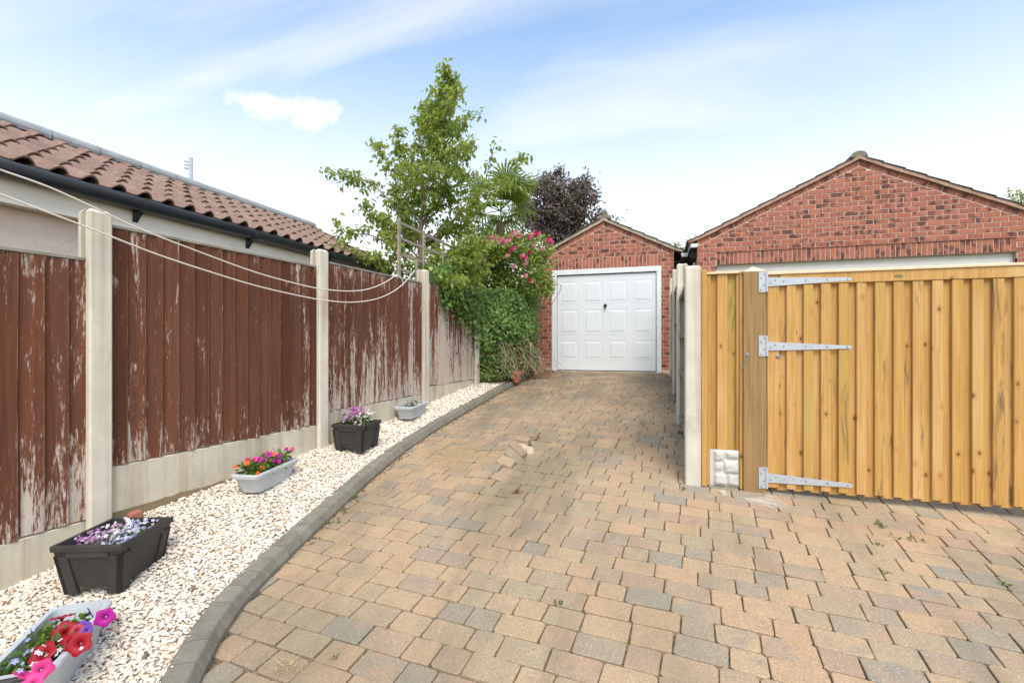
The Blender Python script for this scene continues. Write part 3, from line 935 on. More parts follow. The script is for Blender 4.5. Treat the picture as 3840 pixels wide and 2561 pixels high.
for along, lift in ((0, .028), (TLn, .002)):
    for th in (0.0, -.014):
        for u, h in pf: vs.append((su * along + sn * (lift + h + th) + np.array([0, u * (TW + .012), 0])))
n = len(pf); tf = []
for i in range(n - 1):
    tf += [(i, i + 1, 2 * n + i + 1, 2 * n + i), (n + i, 3 * n + i, 3 * n + i + 1, n + i + 1), (i, n + i, n + i + 1, i + 1)]
tf += [(n - 1, 2 * n - 1, 4 * n - 1, 3 * n - 1), (0, 2 * n, 3 * n, n)]
tm = bpy.data.meshes.new('roof_tile'); tm.from_pydata([tuple(v) for v in vs], [], tf); tm.materials.append(M['tile']); tm.update()
ncol = int((Y1 - Y0) / TW); nrw = 6
far = MB()
for c in range(ncol):
    yb = Y1 - (c + 1) * TW
    for rr in range(nrw):
        loc = e0 + np.array([0, yb, 0]) + su * (rr * TG - .03) + sn * .0
        loc = loc + np.array([rnd.gauss(0, .002), rnd.gauss(0, .002), rnd.gauss(0, .002)])
        if yb > .9: link('roof_tile', tm, roof, loc)
# ridge tiles
s = Y1
while s > 0.3:
    s0 = s - .395; mb = MB(); vs = []
    for yy, rr in ((s0, .105), (s - .006, .105)):
        for a in np.linspace(-.35, math.pi + .35, 11): vs.append((XR + rr * 1.12 * math.cos(a), yy, ZR + .012 + rr * .82 * math.sin(a)))
    for yy, rr in ((s0, .09), (s - .006, .09)):
        for a in np.linspace(-.35, math.pi + .35, 11): vs.append((XR + rr * 1.12 * math.cos(a), yy, ZR + .012 + rr * .82 * math.sin(a)))
    fs = []
    for i in range(10): fs += [(i, i + 1, 12 + i, 11 + i), (22 + i, 33 + i, 34 + i, 23 + i), (i, 22 + i, 23 + i, i + 1), (11 + i, 12 + i, 34 + i, 33 + i)]
    mb.add(vs, fs); mb.build('ridge_tile', M['ridge'], roof); s -= .4
# mast on the far roof slope
pb = on_X(716, 700, -6.6); pt = on_X(715, 592, -6.6)
mb = MB(); mb.tube([(-6.6, pt[1], ZG - .5), (-6.6, pt[1], pt[2])], .028, 8)
ms = empty('aerial_mast', (-6.6, pt[1], ZG - .5), 'slim grey mast with small clips rising behind the tiled roof ridge', 'mast')
mb.build('pole', M['zinc'], ms)
for k in range(3):
    mb = MB(); z = pt[2] - .07 - .05 * k; mb.tube([(-6.6, pt[1], z), (-6.66, pt[1] - .05, z + .012)], .014, 6); mb.build('clip', M['zinc'], ms)

# ------------------------------------------------------------------ clothes line
C1 = [(-60, 612), (0, 637), (188, 704), (398, 800), (506, 851), (700, 927), (960, 1022), (1140, 1071), (1216, 1085), (1303, 1092), (1378, 1085), (1443, 1060), (1485, 1031)]
C2 = [(-60, 700), (0, 728), (286, 837), (398, 880), (600, 958), (817, 1029), (980, 1077), (1140, 1113), (1216, 1126), (1313, 1134), (1400, 1124), (1465, 1099), (1517, 1060), (1554, 1015)]
for pts, lab in ((C1, 'upper white washing line cord sagging along the old fence'), (C2, 'lower white washing line cord sagging along the old fence')):
    P3 = []
    for j, p in enumerate(pts):
        off = .11 if j < len(pts) - 1 else .05
        P3.append(on_fence(p[0], p[1], off))
    P3 = [fp(-1.86, .06, P3[0][2] + .27), fp(-1.2, .09, P3[0][2] + .125)] + P3
    # smooth curve through the points
    out = []
    for j in range(len(P3) - 1):
        a, b, c, d = P3[max(j - 1, 0)], P3[j], P3[j + 1], P3[min(j + 2, len(P3) - 1)]
        for k in range(5):
            t = k / 5; out.append(.5 * ((2 * b) + (-a + c) * t + (2 * a - 5 * b + 4 * c - d) * t * t + (-a + 3 * b - 3 * c + d) * t ** 3))
    out.append(P3[-1]); 
    if pts is C1:
        e = P3[-1]; out += [e + np.array([.02, .05, -.01]), e + np.array([.035, .09, -.05]), e + np.array([.04, .10, -.12])]
    mb = MB(); mb.tube(out, .0052, 7)
    tag(mb.build('washing_line', M['cord'], smooth=True), lab, 'washing line', 'washing line cords')

# ------------------------------------------------------------------ trellis behind the fence
XT = -3.06
tr = empty('trellis', (XT, 5.6, 2.15), 'weathered wooden square trellis standing above the old fence', 'trellis')
ya = on_X(1490, 900, XT)[1]; zt = on_X(1490, 822, XT)[2]
for k in range(4):
    z = on_X(1502, (837, 895, 955, 1011)[k], XT)[2]
    mb = MB(); mb.cbox((XT, ya + .95, z), (.011, 0, 0), (0, .97, 0), (0, 0, .017), .002); mb.build('trellis_rail', M['trellis'], tr)
for k, px in enumerate((1490, 1557, 1583, 1656, 1725)):
    yy = on_X(px, 900, XT)[1]; top_ = zt if k != 1 else on_X(1557, 970, XT)[2]
    mb = MB(); mb.cbox((XT + .024, yy, (top_ + 1.75) / 2), (.012, 0, 0), (0, .02 if k else .024, 0), (0, 0, (top_ - 1.75) / 2), .002); mb.build('trellis_upright', M['trellis'], tr)

# ------------------------------------------------------------------ brick garages


def clip(poly, a, b, c):
    """keep the part of a 2D polygon with a*x+b*z<=c"""
    out = []
    for i in range(len(poly)):
        p, q = poly[i], poly[(i + 1) % len(poly)]; dp = a * p[0] + b * p[1] - c; dq = a * q[0] + b * q[1] - c
        if dp <= 0: out.append(p)
        if dp * dq < 0:
            t = dp / (dp - dq); out.append((p[0] + t * (q[0] - p[0]), p[1] + t * (q[1] - p[1])))
    return out


def area(p): return abs(sum(p[i][0] * p[(i + 1) % len(p)][1] - p[(i + 1) % len(p)][0] * p[i][1] for i in range(len(p)))) / 2


def brick_prism(poly, Y, depth=.045):
    """front-facing (-Y) brick with a slightly rounded arris"""
    n = len(poly); cx = sum(p[0] for p in poly) / n; cz = sum(p[1] for p in poly) / n
    yo = Y + rnd.uniform(-.0015, .0015)
    fr = []
    for p in poly:
        dx, dz = p[0] - cx, p[1] - cz; L = math.hypot(dx, dz) or 1
        fr.append((p[0] - dx / L * .004, yo, p[1] - dz / L * .004))
    md = [(p[0], yo + .003, p[1]) for p in poly]; bk = [(p[0], yo + depth, p[1]) for p in poly]
    sgn = sum(poly[i][0] * poly[(i + 1) % n][1] - poly[(i + 1) % n][0] * poly[i][1] for i in range(n))
    fs = [tuple(range(n))]
    for i in range(n):
        k = (i + 1) % n; fs += [(i, n + i, n + k, k), (n + i, 2 * n + i, 2 * n + k, n + k)]
    if sgn < 0: fs = [f[::-1] for f in fs]
    return fr + md + bk, fs


def lay(polys, region, x0, x1, z0, z1, bl, ch, anchor, zan, j=.013):
    k0 = int(math.floor((z0 - zan) / ch)) - 1
    for k in range(k0, int((z1 - zan) / ch) + 2):
        zb = zan + k * ch
        off = anchor + (bl / 2 if k % 2 else 0)
        i0 = int(math.floor((x0 - off) / bl)) - 1
        for i in range(i0, int((x1 - off) / bl) + 2):
            xa = off + i * bl
            p = [(xa + j / 2, zb + j / 2), (xa + bl - j / 2, zb + j / 2), (xa + bl - j / 2, zb + ch - j / 2), (xa + j / 2, zb + ch - j / 2)]
            for (a, b, c) in region:
                p = clip(p, a, b, c)
                if len(p) < 3: break
            if len(p) >= 3 and area(p) > .0006: polys.append(p)


def garage(spec):
    X0, X1, Y, zb = spec['X0'], spec['X1'], spec['Y'], spec['zb']; ax, az, ez = spec['ax'], spec['az'], spec['ez']
    d0, d1, dz, sz = spec['d0'], spec['d1'], spec['dz'], spec['sz']; bl, ch = spec['bl'], spec['ch']; dep = spec['depth']
    root = empty('garage', ((X0 + X1) / 2, Y, zb), spec['label'], 'garage')
    sL = (az - ez) / (ax - spec['exL']); sR = (az - ez) / (spec['exR'] - ax)
    rk = .088       # depth of the raking course
    # mortar core
    mb = MB(); Ym = Y + .006
    def core(pl): mb.prism([(p[0], Ym, p[1]) for p in pl], (0, .2, 0))
    core([(X0, zb), (X0, sz), (d0, sz), (d0, zb)]); core([(d1, zb), (d1, sz), (X1, sz), (X1, zb)])
    core([(d0, dz), (d0, sz), (d1, sz), (d1, dz)])
    zl = az - sL * (ax - X0); zr = az - sR * (X1 - ax)
    core([(X0, sz), (X0, zl), (ax, az), (X1, zr), (X1, sz)])
    mb.aabox(X0, X0 + .2, Ym + .2, Y + dep, zb, zl - .05); mb.aabox(X1 - .2, X1, Ym + .2, Y + dep, zb, zr - .05)
    mb.aabox(X0, X1, Y + dep, Y + dep + .2, zb, ez - .1)
    wall = mb.build('wall', M['mortar'], root)
    polys = []
    nL = math.hypot(sL, 1); nR = math.hypot(sR, 1); j = .013
    # piers
    zlo = spec['zlo']
    lay(polys, [(-1, 0, -X0), (1, 0, d0 - j / 2 * 0), (0, 1, sz - j / 2), (0, -1, -zlo)], X0, d0, zlo, sz, bl, ch, spec['anc'], sz)
    lay(polys, [(-1, 0, -d1), (1, 0, X1), (0, 1, sz - j / 2), (0, -1, -zlo)], d1, X1, zlo, sz, bl, ch, spec['anc'], sz)
    # gable field below the raking course: sL: z - az <= sL*(x-ax) - rk*nL
    regL = (-sL, 1, az - sL * ax - rk * nL - j); regR = (sR, 1, az + sR * ax - rk * nR - j)
    lay(polys, [(-1, 0, -X0), (1, 0, X1), (0, -1, -(sz + j / 2)), regL, regR], X0, X1, sz, az, bl, ch, spec['anc'], sz)
    # soldier course
    pit = spec['pit']; ns = int(round((d1 - d0) / pit)); pit = (d1 - d0) / ns
    for i in range(ns):
        polys.append([(d0 + i * pit + j / 2, dz + .004), (d0 + (i + 1) * pit - j / 2, dz + .004), (d0 + (i + 1) * pit - j / 2, sz - j / 2), (d0 + i * pit + j / 2, sz - j / 2)])
    # raking course
    for sg, sl_, ex in ((-1, sL, X0 - .0), (1, sR, X1 + .0)):
        L = math.hypot(1, sl_) * abs(ex - ax); nb = int(round(L / (bl * 1.02))); st_ = L / nb
        ux, uz = sg / math.hypot(1, sl_), -sl_ / math.hypot(1, sl_); px, pz = uz * sg, -ux * sg
        if pz > 0: px, pz = -px, -pz
        for i in range(nb):
            a0, a1 = i * st_ + j / 2, (i + 1) * st_ - j / 2; t0, t1 = .004, rk - j / 2
            q = [(ax + ux * a + px * t, az + uz * a + pz * t) for a, t in ((a0, t0), (a1, t0), (a1, t1), (a0, t1))]
            q = clip(q, sg, 0, sg * ax - (-1) * 0 if False else 1e9)
            q = clip(q, -sg, 0, -sg * (ax + sg * j / 2)); q = clip(q, -1, 0, -X0); q = clip(q, 1, 0, X1)
            q = clip(q, 0, -1, -(spec['ez'] - .09))
            if len(q) >= 3 and area(q) > .0008: polys.append(q)
    polys.sort(key=area, reverse=True)
    def seen(p):
        cx = sum(q[0] for q in p) / len(p); cz = sum(q[1] for q in p) / len(p); w = proj((cx, Y, cz))
        return w[0] < 3860 and (cz > 1.9 or X0 < 0)
    A = [p for p in polys if seen(p)]; B = [p for p in polys if not seen(p)]
    B += A[298:]; A = A[:298]
    for p in A:
        vs, fs = brick_prism(p, Y); b = MB(); b.add(vs, fs); b.build('brick', M['brick'], wall)
    if B:
        b = MB()
        for p in B:
            vs, fs = brick_prism(p, Y); b.add(vs, fs, rnd.random())
        b.build('brick_field', M['brick'], wall)['kind'] = 'stuff'
    # verge, roof courses, ridge
    for sg, sl_, ex in ((-1, sL, spec['exL']), (1, sR, spec['exR'])):
        u = np.array([sg, 0, -sl_]) / math.hypot(1, sl_); nn = np.array([sg * sl_, 0, 1]) / math.hypot(1, sl_)
        L = math.hypot(1, sl_) * abs(ex - ax)
        mb = MB(); a = np.array([ax, Y - .045, az]); vt = .05
        # undercloak/verge strip with a slightly wavy, bell-cast foot
        nseg = 14; vs = []
        for k in range(nseg + 1):
            f = k / nseg; kick = max(0, (f - .88) / .12) ** 2 * .035
            p = a + u * L * f + nn * (.006 + kick + (.004 * rnd.uniform(-1, 1) if 0 < k < nseg else 0))
            lo = p - nn * .004; hi = p + nn * (vt - .012 * f * 0)
            if k == 0: lo = np.array([ax, lo[1], az + .008]); hi = np.array([ax, hi[1], az + vt * nn[2] + vt * abs(sl_) * .45 + .004])
            vs += [lo, hi, hi + np.array([0, .16, 0]), lo + np.array([0, .16, 0])]
        fs = [(0, 1, 2, 3), (nseg * 4 + 3, nseg * 4 + 2, nseg * 4 + 1, nseg * 4)]
        for k in range(nseg):
            for e in range(4): fs.append((k * 4 + e, k * 4 + 4 + e, k * 4 + 4 + (e + 1) % 4, k * 4 + (e + 1) % 4))
        mb.add(vs, fs); mb.build('verge', M[spec['verge']], root)
        mb = MB(); mb.box(a + np.array([0, .115, 0]) + nn * .002, u * L, (0, dep + .2, 0), nn * .046); rf = mb.build('roof', M['rooftile'], root)
        nc = spec['nc']; g = L / nc
        for k in range(nc):
            p = a + u * (g * k + (.07 if k == 0 else 0)) + nn * .052 + np.array([0, -.012, 0])
            le = g + .015 - (.07 if k == 0 else 0)
            t0 = .004; t1 = .030
            mb = MB(); q = [p, p + u * le + nn * (t1 - .016), p + u * le + nn * t1, p + nn * (t0 + .008)]
            mb.prism(q, (0, dep + .2, 0)); mb.build('tile_course', M['rooftile'], rf)
    s = Y - .03
    mb0 = None
    while s < Y + dep:
        mb = MB(); vs = []
        for yy in (s, s + .43):
            for rr in (.125, .108):
                for an in np.linspace(.0, math.pi, 11): vs.append((ax + rr * math.cos(an), yy, az + .045 + rr * .82 * math.sin(an)))
        fs = []
        for i in range(10): fs += [(i, i + 1, 23 + i, 22 + i), (11 + i, 33 + i, 34 + i, 12 + i), (i, 11 + i, 12 + i, i + 1), (22 + i, 23 + i, 34 + i, 33 + i)]
        if s < Y:
            fs += [tuple(range(11, 22))]
        mb.add(vs, fs); mb.build('ridge_tile', M['ridgeB'], root); s += .44
    return root


def m_smear():
    t = NT('cement_smear_feathered'); g = t.geo()
    al = t.math('ADD', t.tint(), t.math('MULTIPLY', t.math('SUBTRACT', t.noise(g, 22, 6, .7), .5), 1.6))
    t.set(t.b.inputs['Alpha'], t.step(al, .20, 1.0, 0, .88)); t.bump(t.noise(g, 60, 4), .3, .004)
    return t.done(t.mix(t.noise(g, 9, 4), (.46, .40, .31), (.62, .56, .47)), .95, 0, .1)


M['cement'] = m_smear()
M['ridgeB'] = m_plain('mossy_ridge_tile', (.20, .18, .14), .92, var=.35, scale=14, bump=.5)
G1 = dict(X0=-2.482, X1=.30, Y=9.95, zb=.83, zlo=.90, ax=-1.06, az=3.915, ez=3.165, exL=-2.60, exR=.46, d0=-2.15, d1=.065, dz=2.955, sz=3.185, bl=.2125, ch=.0805, pit=.0715, anc=-1.06, depth=5.2, verge='verge', nc=6,
          label='small red brick garage with white panelled door at the top of the drive')
ga = garage(G1)
G2 = dict(X0=.70, X1=5.80, Y=9.45, zb=.75, zlo=1.2, ax=3.245, az=4.505, ez=3.235, exL=.56, exR=5.93, d0=1.023, d1=5.36, dz=2.842, sz=3.078, bl=.2125, ch=.0822, pit=.0722, anc=3.245, depth=5.5, verge='verge2', nc=9,
          label='wide red brick double garage behind the new wooden gate')
gb2 = garage(G2)

# small garage door and frame
Yd = 9.95
fr = MB()
for a, b in ((-2.15, -2.043), (-.028, .065)):
    fr = MB(); fr.cbox(((a + b) / 2, Yd + .030, (.835 + 2.845) / 2), ((b - a) / 2, 0, 0), (0, .045, 0), (0, 0, (2.845 - .835) / 2), .004); fr.build('door_jamb', M['frame'], ga)
fr = MB(); fr.cbox((-1.0425, Yd + .030, 2.898), (1.1075, 0, 0), (0, .045, 0), (0, 0, .052), .004); fr.build('door_head', M['frame'], ga)
mb = MB(); mb.aabox(-2.045, -.026, Yd + .055, Yd + .075, .83, 2.846); mb.build('dark_gap', M['black'], ga)
mb = MB(); mb.cbox((-1.0355, Yd + .035, 1.842), (.998, 0, 0), (0, .014, 0), (0, 0, .985), .004); door = mb.build('garage_door', M['white'], ga)
for k in (1, 2, 3):
    x = -2.033 + k * 1.996 / 4
    mb = MB(); mb.aabox(x - .004, x + .004, Yd + .0185, Yd + .0215, .87, 2.81); mb.build('door_seam', M['frame'], door)
for ci in range(4):
    for ri, (za, zc) in enumerate(((2.255, 2.70), (1.62, 2.115), (1.085, 1.475))):
        xa = -2.033 + ci * .499 + .062; xb = xa + .375; yf = Yd + .0205
        mb = MB(); i1, i2 = .022, .062
        rings = [(0, .0105), (.010, .0135), (i1, .0135), (i2, .0075)]
        vs = []
        for ins, dy in rings: vs += [(xa + ins, yf + dy, za + ins), (xb - ins, yf + dy, za + ins), (xb - ins, yf + dy, zc - ins), (xa + ins, yf + dy, zc - ins)]
        # pressed panel: shallow groove then raised field, standing just proud of the leaf
        vs = [(x, y - .0142, z) for x, y, z in vs]
        fs = []
        for q in range(3): fs += [(q * 4 + e, q * 4 + (e + 1) % 4, q * 4 + 4 + (e + 1) % 4, q * 4 + 4 + e) for e in range(4)]
        fs.append((12, 13, 14, 15)); mb.add(vs, fs); mb.build('door_panel', M['white'], door)
mb = MB(); mb.lathe((-1.035, Yd + .020, 2.19), [(.034, 0), (.034, .012), (.022, .018), (.014, .040), (.014, .045)], 14, (0, -1, 0)); mb.cbox((-1.035, Yd - .02, 2.155), (.011, 0, 0), (0, .008, 0), (0, 0, .05), .003)
mb.build('door_handle', M['black'], door)
mb = MB(); mb.aabox(-2.14, .06, Yd - .012, Yd + .012, .80, .842); mb.build('threshold', M['gboard'], ga)
# eaves gutter ends between the garages
brn = m_plain('dark_brown_plastic', (.055, .045, .036), .5, var=.2)
mb = MB(); mb.prism([(.43, 9.90, 3.172), (.572, 9.90, 3.172), (.555, 9.90, 3.106), (.447, 9.90, 3.106)], (0, .14, 0)); mb.build('gutter_end', M['frame'], ga)
mb = MB(); mb.prism([(.44, 10.042, 3.165), (.565, 10.042, 3.165), (.55, 10.042, 3.11), (.45, 10.042, 3.11)], (0, 5, 0)); mb.build('gutter', brn, ga)
mb = MB(); mb.aabox(.302, .44, 10.16, 15, 3.03, 3.06); mb.build('soffit', brn, ga)
mb = MB(); mb.prism([(.575, 9.40, 3.245), (.698, 9.40, 3.245), (.688, 9.40, 3.180), (.585, 9.40, 3.180)], (0, .10, 0)); mb.build('gutter_end', M['frame'], gb2)
mb = MB(); mb.prism([(.578, 9.502, 3.24), (.69, 9.502, 3.24), (.68, 9.502, 3.185), (.588, 9.502, 3.185)], (0, 5.2, 0)); mb.build('gutter', brn, gb2)
mb = MB(); mb.aabox(.566, .576, 9.50, 14.7, 3.19, 3.25); mb.build('gutter_lip', M['frame'], gb2)
mb = MB(); mb.aabox(.60, .698, 9.66, 14.7, 3.02, 3.18); mb.build('soffit', brn, gb2)
# double garage door head and leaf
mb = MB(); mb.aabox(1.03, 5.355, 9.53, 9.60, 2.60, 2.838); mb.build('door_head', m_plain('cream_door_paint', (.70, .68, .62), .5, var=.04), gb2)
mb = MB(); mb.aabox(1.03, 5.355, 9.56, 9.60, .75, 2.598); mb.build('garage_door', M['white'], gb2)
# projecting drip course above the soldiers
mb = MB()
for i in range(60):
    xa = 1.024 + i * 4.335 / 60; mb.aabox(xa, xa + 4.335 / 60 - .008, 9.436, 9.452, 3.062 + rnd.uniform(-.002, .002), 3.073 + rnd.uniform(-.002, .002), rnd.random())
mb.build('drip_course', M['brick'], gb2)

# ------------------------------------------------------------------ right-hand fence, gate post, gate
YG = 4.10
pz = [(4.165, .22, 2.03), (5.96, .40, 2.335), (7.72, .60, 2.53), (9.45, .72, 2.62)]
plab = ['grey-streaked concrete post between the drive fence and the gate infill', 'second concrete post along the right edge of the drive', 'third concrete post along the right edge of the drive', 'last concrete post of the right fence, by the garage wall']
rfence = empty('wooden_fence', (.27, 6.8, .3), 'grey weathered fence with concrete posts along the right of the drive, seen end on', 'fence')
for (y, z0, z1), lab in zip(pz, plab):
    w = .123; mb = slot_post((.2705, y, 0), np.array([0, 1.0]), np.array([1.0, 0]), .13, w, z0, z1, plain=(y < 5)) if y < 5 else slot_post((.2705, y, 0), np.array([0, 1.0]), np.array([1.0, 0]), .13, w, z0, z1)
    tag(mb.build('post', M['post'], rfence), lab)
for i in range(3):
    ya_, yb_ = pz[i][0] + .06, pz[i + 1][0] - .06; zb = zd0(.2, (ya_ + yb_) / 2) + .03; zt_ = (pz[i][2] + pz[i + 1][2]) / 2 - .12
    mb = MB()
    for zr in (zb + .15, (zb + zt_) / 2 - .15, (zb + zt_) / 2 + .25, zt_ - .14): mb.cbox((.255, (ya_ + yb_) / 2, zr), (.020, 0, 0), (0, (yb_ - ya_) / 2, 0), (0, 0, .022), .003)
    root = mb.build('fence_panel', M['oldwood'], rfence)
    nb = 13; pw = (yb_ - ya_) / nb
    for k in range(nb):
        mb = MB(); mb.cbox((.285 + .008 * (k % 2), ya_ + (k + .5) * pw, (zb + zt_) / 2 + rnd.uniform(-.02, .02)), (.006, 0, 0), (0, pw * .52, 0), (0, 0, (zt_ - zb) / 2), .002); mb.build('board', M['oldwood'], root)


def gx(px, py=1400): return on_Y(px, py, YG)[0]
def gzv(px, py): return on_Y(px, py, YG)[2]


# infill panel
inf = empty('infill_fencing', (gx(2700), YG + .05, .28), 'narrow pale pine infill panel between concrete post and gate post', 'fence')
zi = gzv(2700, 1026)
for a, b, y0, zt_, zb_ in ((2632, 2651, -.005, gzv(2640, 1012), .27), (2651, 2666, .030, zi, .27), (2664, 2694, .060, zi, .30), (2691, 2731, .032, zi, .30), (2728, 2767, .060, zi, .30), (2764, 2777, .034, zi, .27), (2775, 2787, .01, zi + .012, .265)):
    x0, x1 = gx(a), gx(b); mb = MB(); mb.cbox(((x0 + x1) / 2, YG + y0 + .012, (zt_ + zb_) / 2), ((x1 - x0) / 2, 0, 0), (0, .011, 0), (0, 0, (zt_ - zb_) / 2), .003)
    mb.build('board' if y0 > .02 else 'batten', M['gate'], inf)
mb = MB(); mb.cbox(((gx(2652) + gx(2778)) / 2, YG + .05, zi + .009), ((gx(2778) - gx(2652)) / 2, 0, 0), (0, .032, 0), (0, 0, .009), .002); mb.build('capping_strip', M['pale'], inf)
# rock-faced gravel board
x0, x1 = gx(2664), gx(2774); z0_, z1_ = gzv(2700, 1825), gzv(2700, 1689)
mb = MB(); nx, nz = 25, 31; vs = []
blocks = [(.13, .52, .68, 1.0), (.52, 1.0, .75, 1.0), (.13, .46, .42, .68), (.46, 1.0, .36, .75), (.13, .58, .02, .36), (.58, 1.0, .02, .36), (.13, .46, .36, .42)]
for jz in range(nz):
    for ix in range(nx):
        u, v = ix / (nx - 1), jz / (nz - 1); d = 0
        for (a, b, c, e) in blocks:
            if a <= u <= b and c <= v <= e:
                m_ = min(u - a, b - u, (v - c) * 1.2, (e - v) * 1.2); d = .022 * min(1, m_ / .09) ** .7
        if d > 0: d += .008 * mnoise.noise(Vector((u * 4, v * 6, 2.0))) + .003 * mnoise.noise(Vector((u * 14, v * 18, 7.0)))
        vs.append((x0 + (x1 - x0) * u, YG + .030 - d, z0_ + (z1_ - z0_) * v))
fs = [(j * nx + i, j * nx + i + 1, (j + 1) * nx + i + 1, (j + 1) * nx + i) for j in range(nz - 1) for i in range(nx - 1)]
mb.add(vs, fs); mb.aabox(x0, x1, YG + .031, YG + .05, z0_ - .02, z1_)
tag(mb.build('rock_faced_slab', M['rock'], smooth=True), 'white rock-faced concrete slab at the foot of the infill panel', 'slab')

# gate post
xa, xb = gx(2787), gx(2874); zp = gzv(2830, 1018)
gp_ = empty('gate_post', ((xa + xb) / 2, YG + .06, .2), 'thick brown timber gate post with a pale pointed top', 'gate post')
mb = MB(); mb.cbox(((xa + xb) / 2, YG + .075, (zp + .18) / 2), ((xb - xa) / 2, 0, 0), (0, .085, 0), (0, 0, (zp - .18) / 2), .004); mb.build('post', M['gatepost'], gp_)
mb = MB(); h = gzv(2826, 994) - zp; cx_, cy_ = (xa + xb) / 2, YG + .075; w2 = (xb - xa) / 2 - .001
mb.add([(cx_ - w2, cy_ - .084, zp), (cx_ + w2, cy_ - .084, zp), (cx_ + w2, cy_ + .084, zp), (cx_ - w2, cy_ + .084, zp), (cx_, cy_, zp + h)], [(0, 1, 4), (1, 2, 4), (2, 3, 4), (3, 0, 4)]); mb.build('pointed_top', M['pale'], gp_)
bx, bz = gx(2802), gzv(2802, 1331)
mb = MB(); mb.lathe((bx, YG - .010, bz), [(.016, 0), (.016, .003), (.009, .004), (.009, .008), (.003, .009)], 12, (0, -1, 0)); mb.build('bolt_head', M['bolt'], gp_)
mb = MB(); mb.tube([(bx, YG - .028, bz - .008), (bx - .012, YG - .03, bz - .04), (gx(2779), YG - .026, gzv(2779, 1386)), (gx(2777), YG - .024, gzv(2777, 1393))], .0035, 6); mb.build('hook', M['bolt'], gp_)

# gate
GL = gx(2877); GR = 2.78; gzb, gzt = .297, 1.930
gate = empty('gate', (GL, YG + .04, gzb), 'new honey-coloured pine gate with vertical boards and three long strap hinges', 'gate')
pitch = .1145; k = 0; x = GL
st1 = gx(2922)
mb = MB(); mb.cbox(((GL + st1) / 2, YG + .022, (gzb + gzt) / 2 + .0), ((st1 - GL) / 2, 0, 0), (0, .020, 0), (0, 0, (gzt - gzb) / 2), .004); mb.build('stile', M['gate'], gate)
railz = gzv(3215, 1059)
x = st1
while x < GR:
    wb, wf = pitch * .44, pitch * .56
    mb = MB(); mb.cbox((x + wb / 2, YG + .034, (gzb + railz) / 2), (wb / 2 + .012, 0, 0), (0, .009, 0), (0, 0, (railz - gzb) / 2 + .02), .002); mb.build('back_board', M['gate'], gate)
    mb = MB(); mb.cbox((x + wb + wf / 2, YG + .012 + rnd.uniform(-.001, .001), (gzb + railz) / 2 - rnd.uniform(0, .003)), (wf / 2, 0, 0), (0, .011, 0), (0, 0, (railz - gzb) / 2 - .0015), .003); mb.build('front_board', M['gate'], gate)
    x += pitch
mb = MB(); mb.cbox(((st1 + GR) / 2 + .002, YG + .016, (railz + gzt) / 2), ((GR - st1) / 2, 0, 0), (0, .020, 0), (0, 0, (gzt - railz) / 2), .003); mb.build('top_rail', M['gate'], gate)
mb = MB(); mb.cbox(((GL + GR) / 2, YG + .020, gzt + .010), ((GR - GL) / 2, 0, 0), (0, .034, 0), (0, 0, .010), .003); mb.build('capping', M['pale'], gate)
bx = gx(2917); bz = gzv(2917, 1337)
mb = MB(); mb.lathe((bx, YG + .002, bz), [(.015, 0), (.015, .003), (.009, .004), (.009, .008), (.003, .009)], 12, (0, -1, 0)); mb.build('bolt_head', M['bolt'], gate)
tx, tz = gx(3369, 1036), gzv(3369, 1036)
mb = MB(); n = 20; vs = [(tx + .028 * math.cos(2 * math.pi * i / n), YG - .0045, tz + .013 * math.sin(2 * math.pi * i / n)) for i in range(n)]
mb.prism(vs, (0, .005, 0)); mb.build('maker_plate', m_plain('bronze_plate', (.24, .17, .07), .45, .4, .4), gate)
# hinges
HG = [((1020, 1097), [(2876, 1041), (2876, 1075), (3190, 1052), (3196, 1046), (3190, 1041)]), ((1259, 1336), [(2876, 1281), (2876, 1315), (3190, 1307), (3196, 1301), (3190, 1296)]), ((1750, 1828), [(2878, 1773), (2878, 1808), (3192, 1827), (3198, 1820), (3192, 1813)])]
for (ya_, yb_), st_ in HG:
    pl = [(gx(2844), gzv(2844, yb_)), (gx(2872), gzv(2872, yb_)), (gx(2872), gzv(2872, ya_)), (gx(2844), gzv(2844, ya_))]
    mb = MB(); mb.prism([(p[0], YG - .016, p[1]) for p in pl][::1], (0, .005, 0))
    hg = mb.build('hinge', M['zinc'], gate)
    sp = [on_Y(p[0], p[1], YG) for p in st_]
    mb = MB(); mb.prism([(p[0], YG - .006, p[2]) for p in sp], (0, .005, 0)); mb.build('hinge_strap', M['zinc'], hg)
    zc = (sp[0][2] + sp[1][2]) / 2
    mb = MB(); mb.tube([(gx(2874), YG - .014, pl[0][1] + .002), (gx(2874), YG - .014, pl[2][1] - .002)], .010, 10); mb.build('knuckle', M['zinc'], hg)
    for f, e in ((.04, -.5), (.10, .5), (.20, .0), (.46, 0), (.71, 0), (.94, 0)):
        xx = sp[0][0] + (sp[3][0] - sp[0][0]) * f; zz = zc + (sp[3][2] - zc) * f + e * .02
        mb = MB(); mb.lathe((xx, YG - .0055, zz), [(.0055, 0), (.0045, .003)], 8, (0, -1, 0)); mb.build('screw', M['screw'], hg)
    for f, e in ((.1, .3), (.35, .7), (.68, .3), (.9, .7)):
        mb = MB(); mb.lathe((pl[0][0] + (pl[1][0] - pl[0][0]) * e, YG - .0155, pl[0][1] + (pl[2][1] - pl[0][1]) * f), [(.0055, 0), (.0045, .003)], 8, (0, -1, 0)); mb.build('screw', M['screw'], hg)

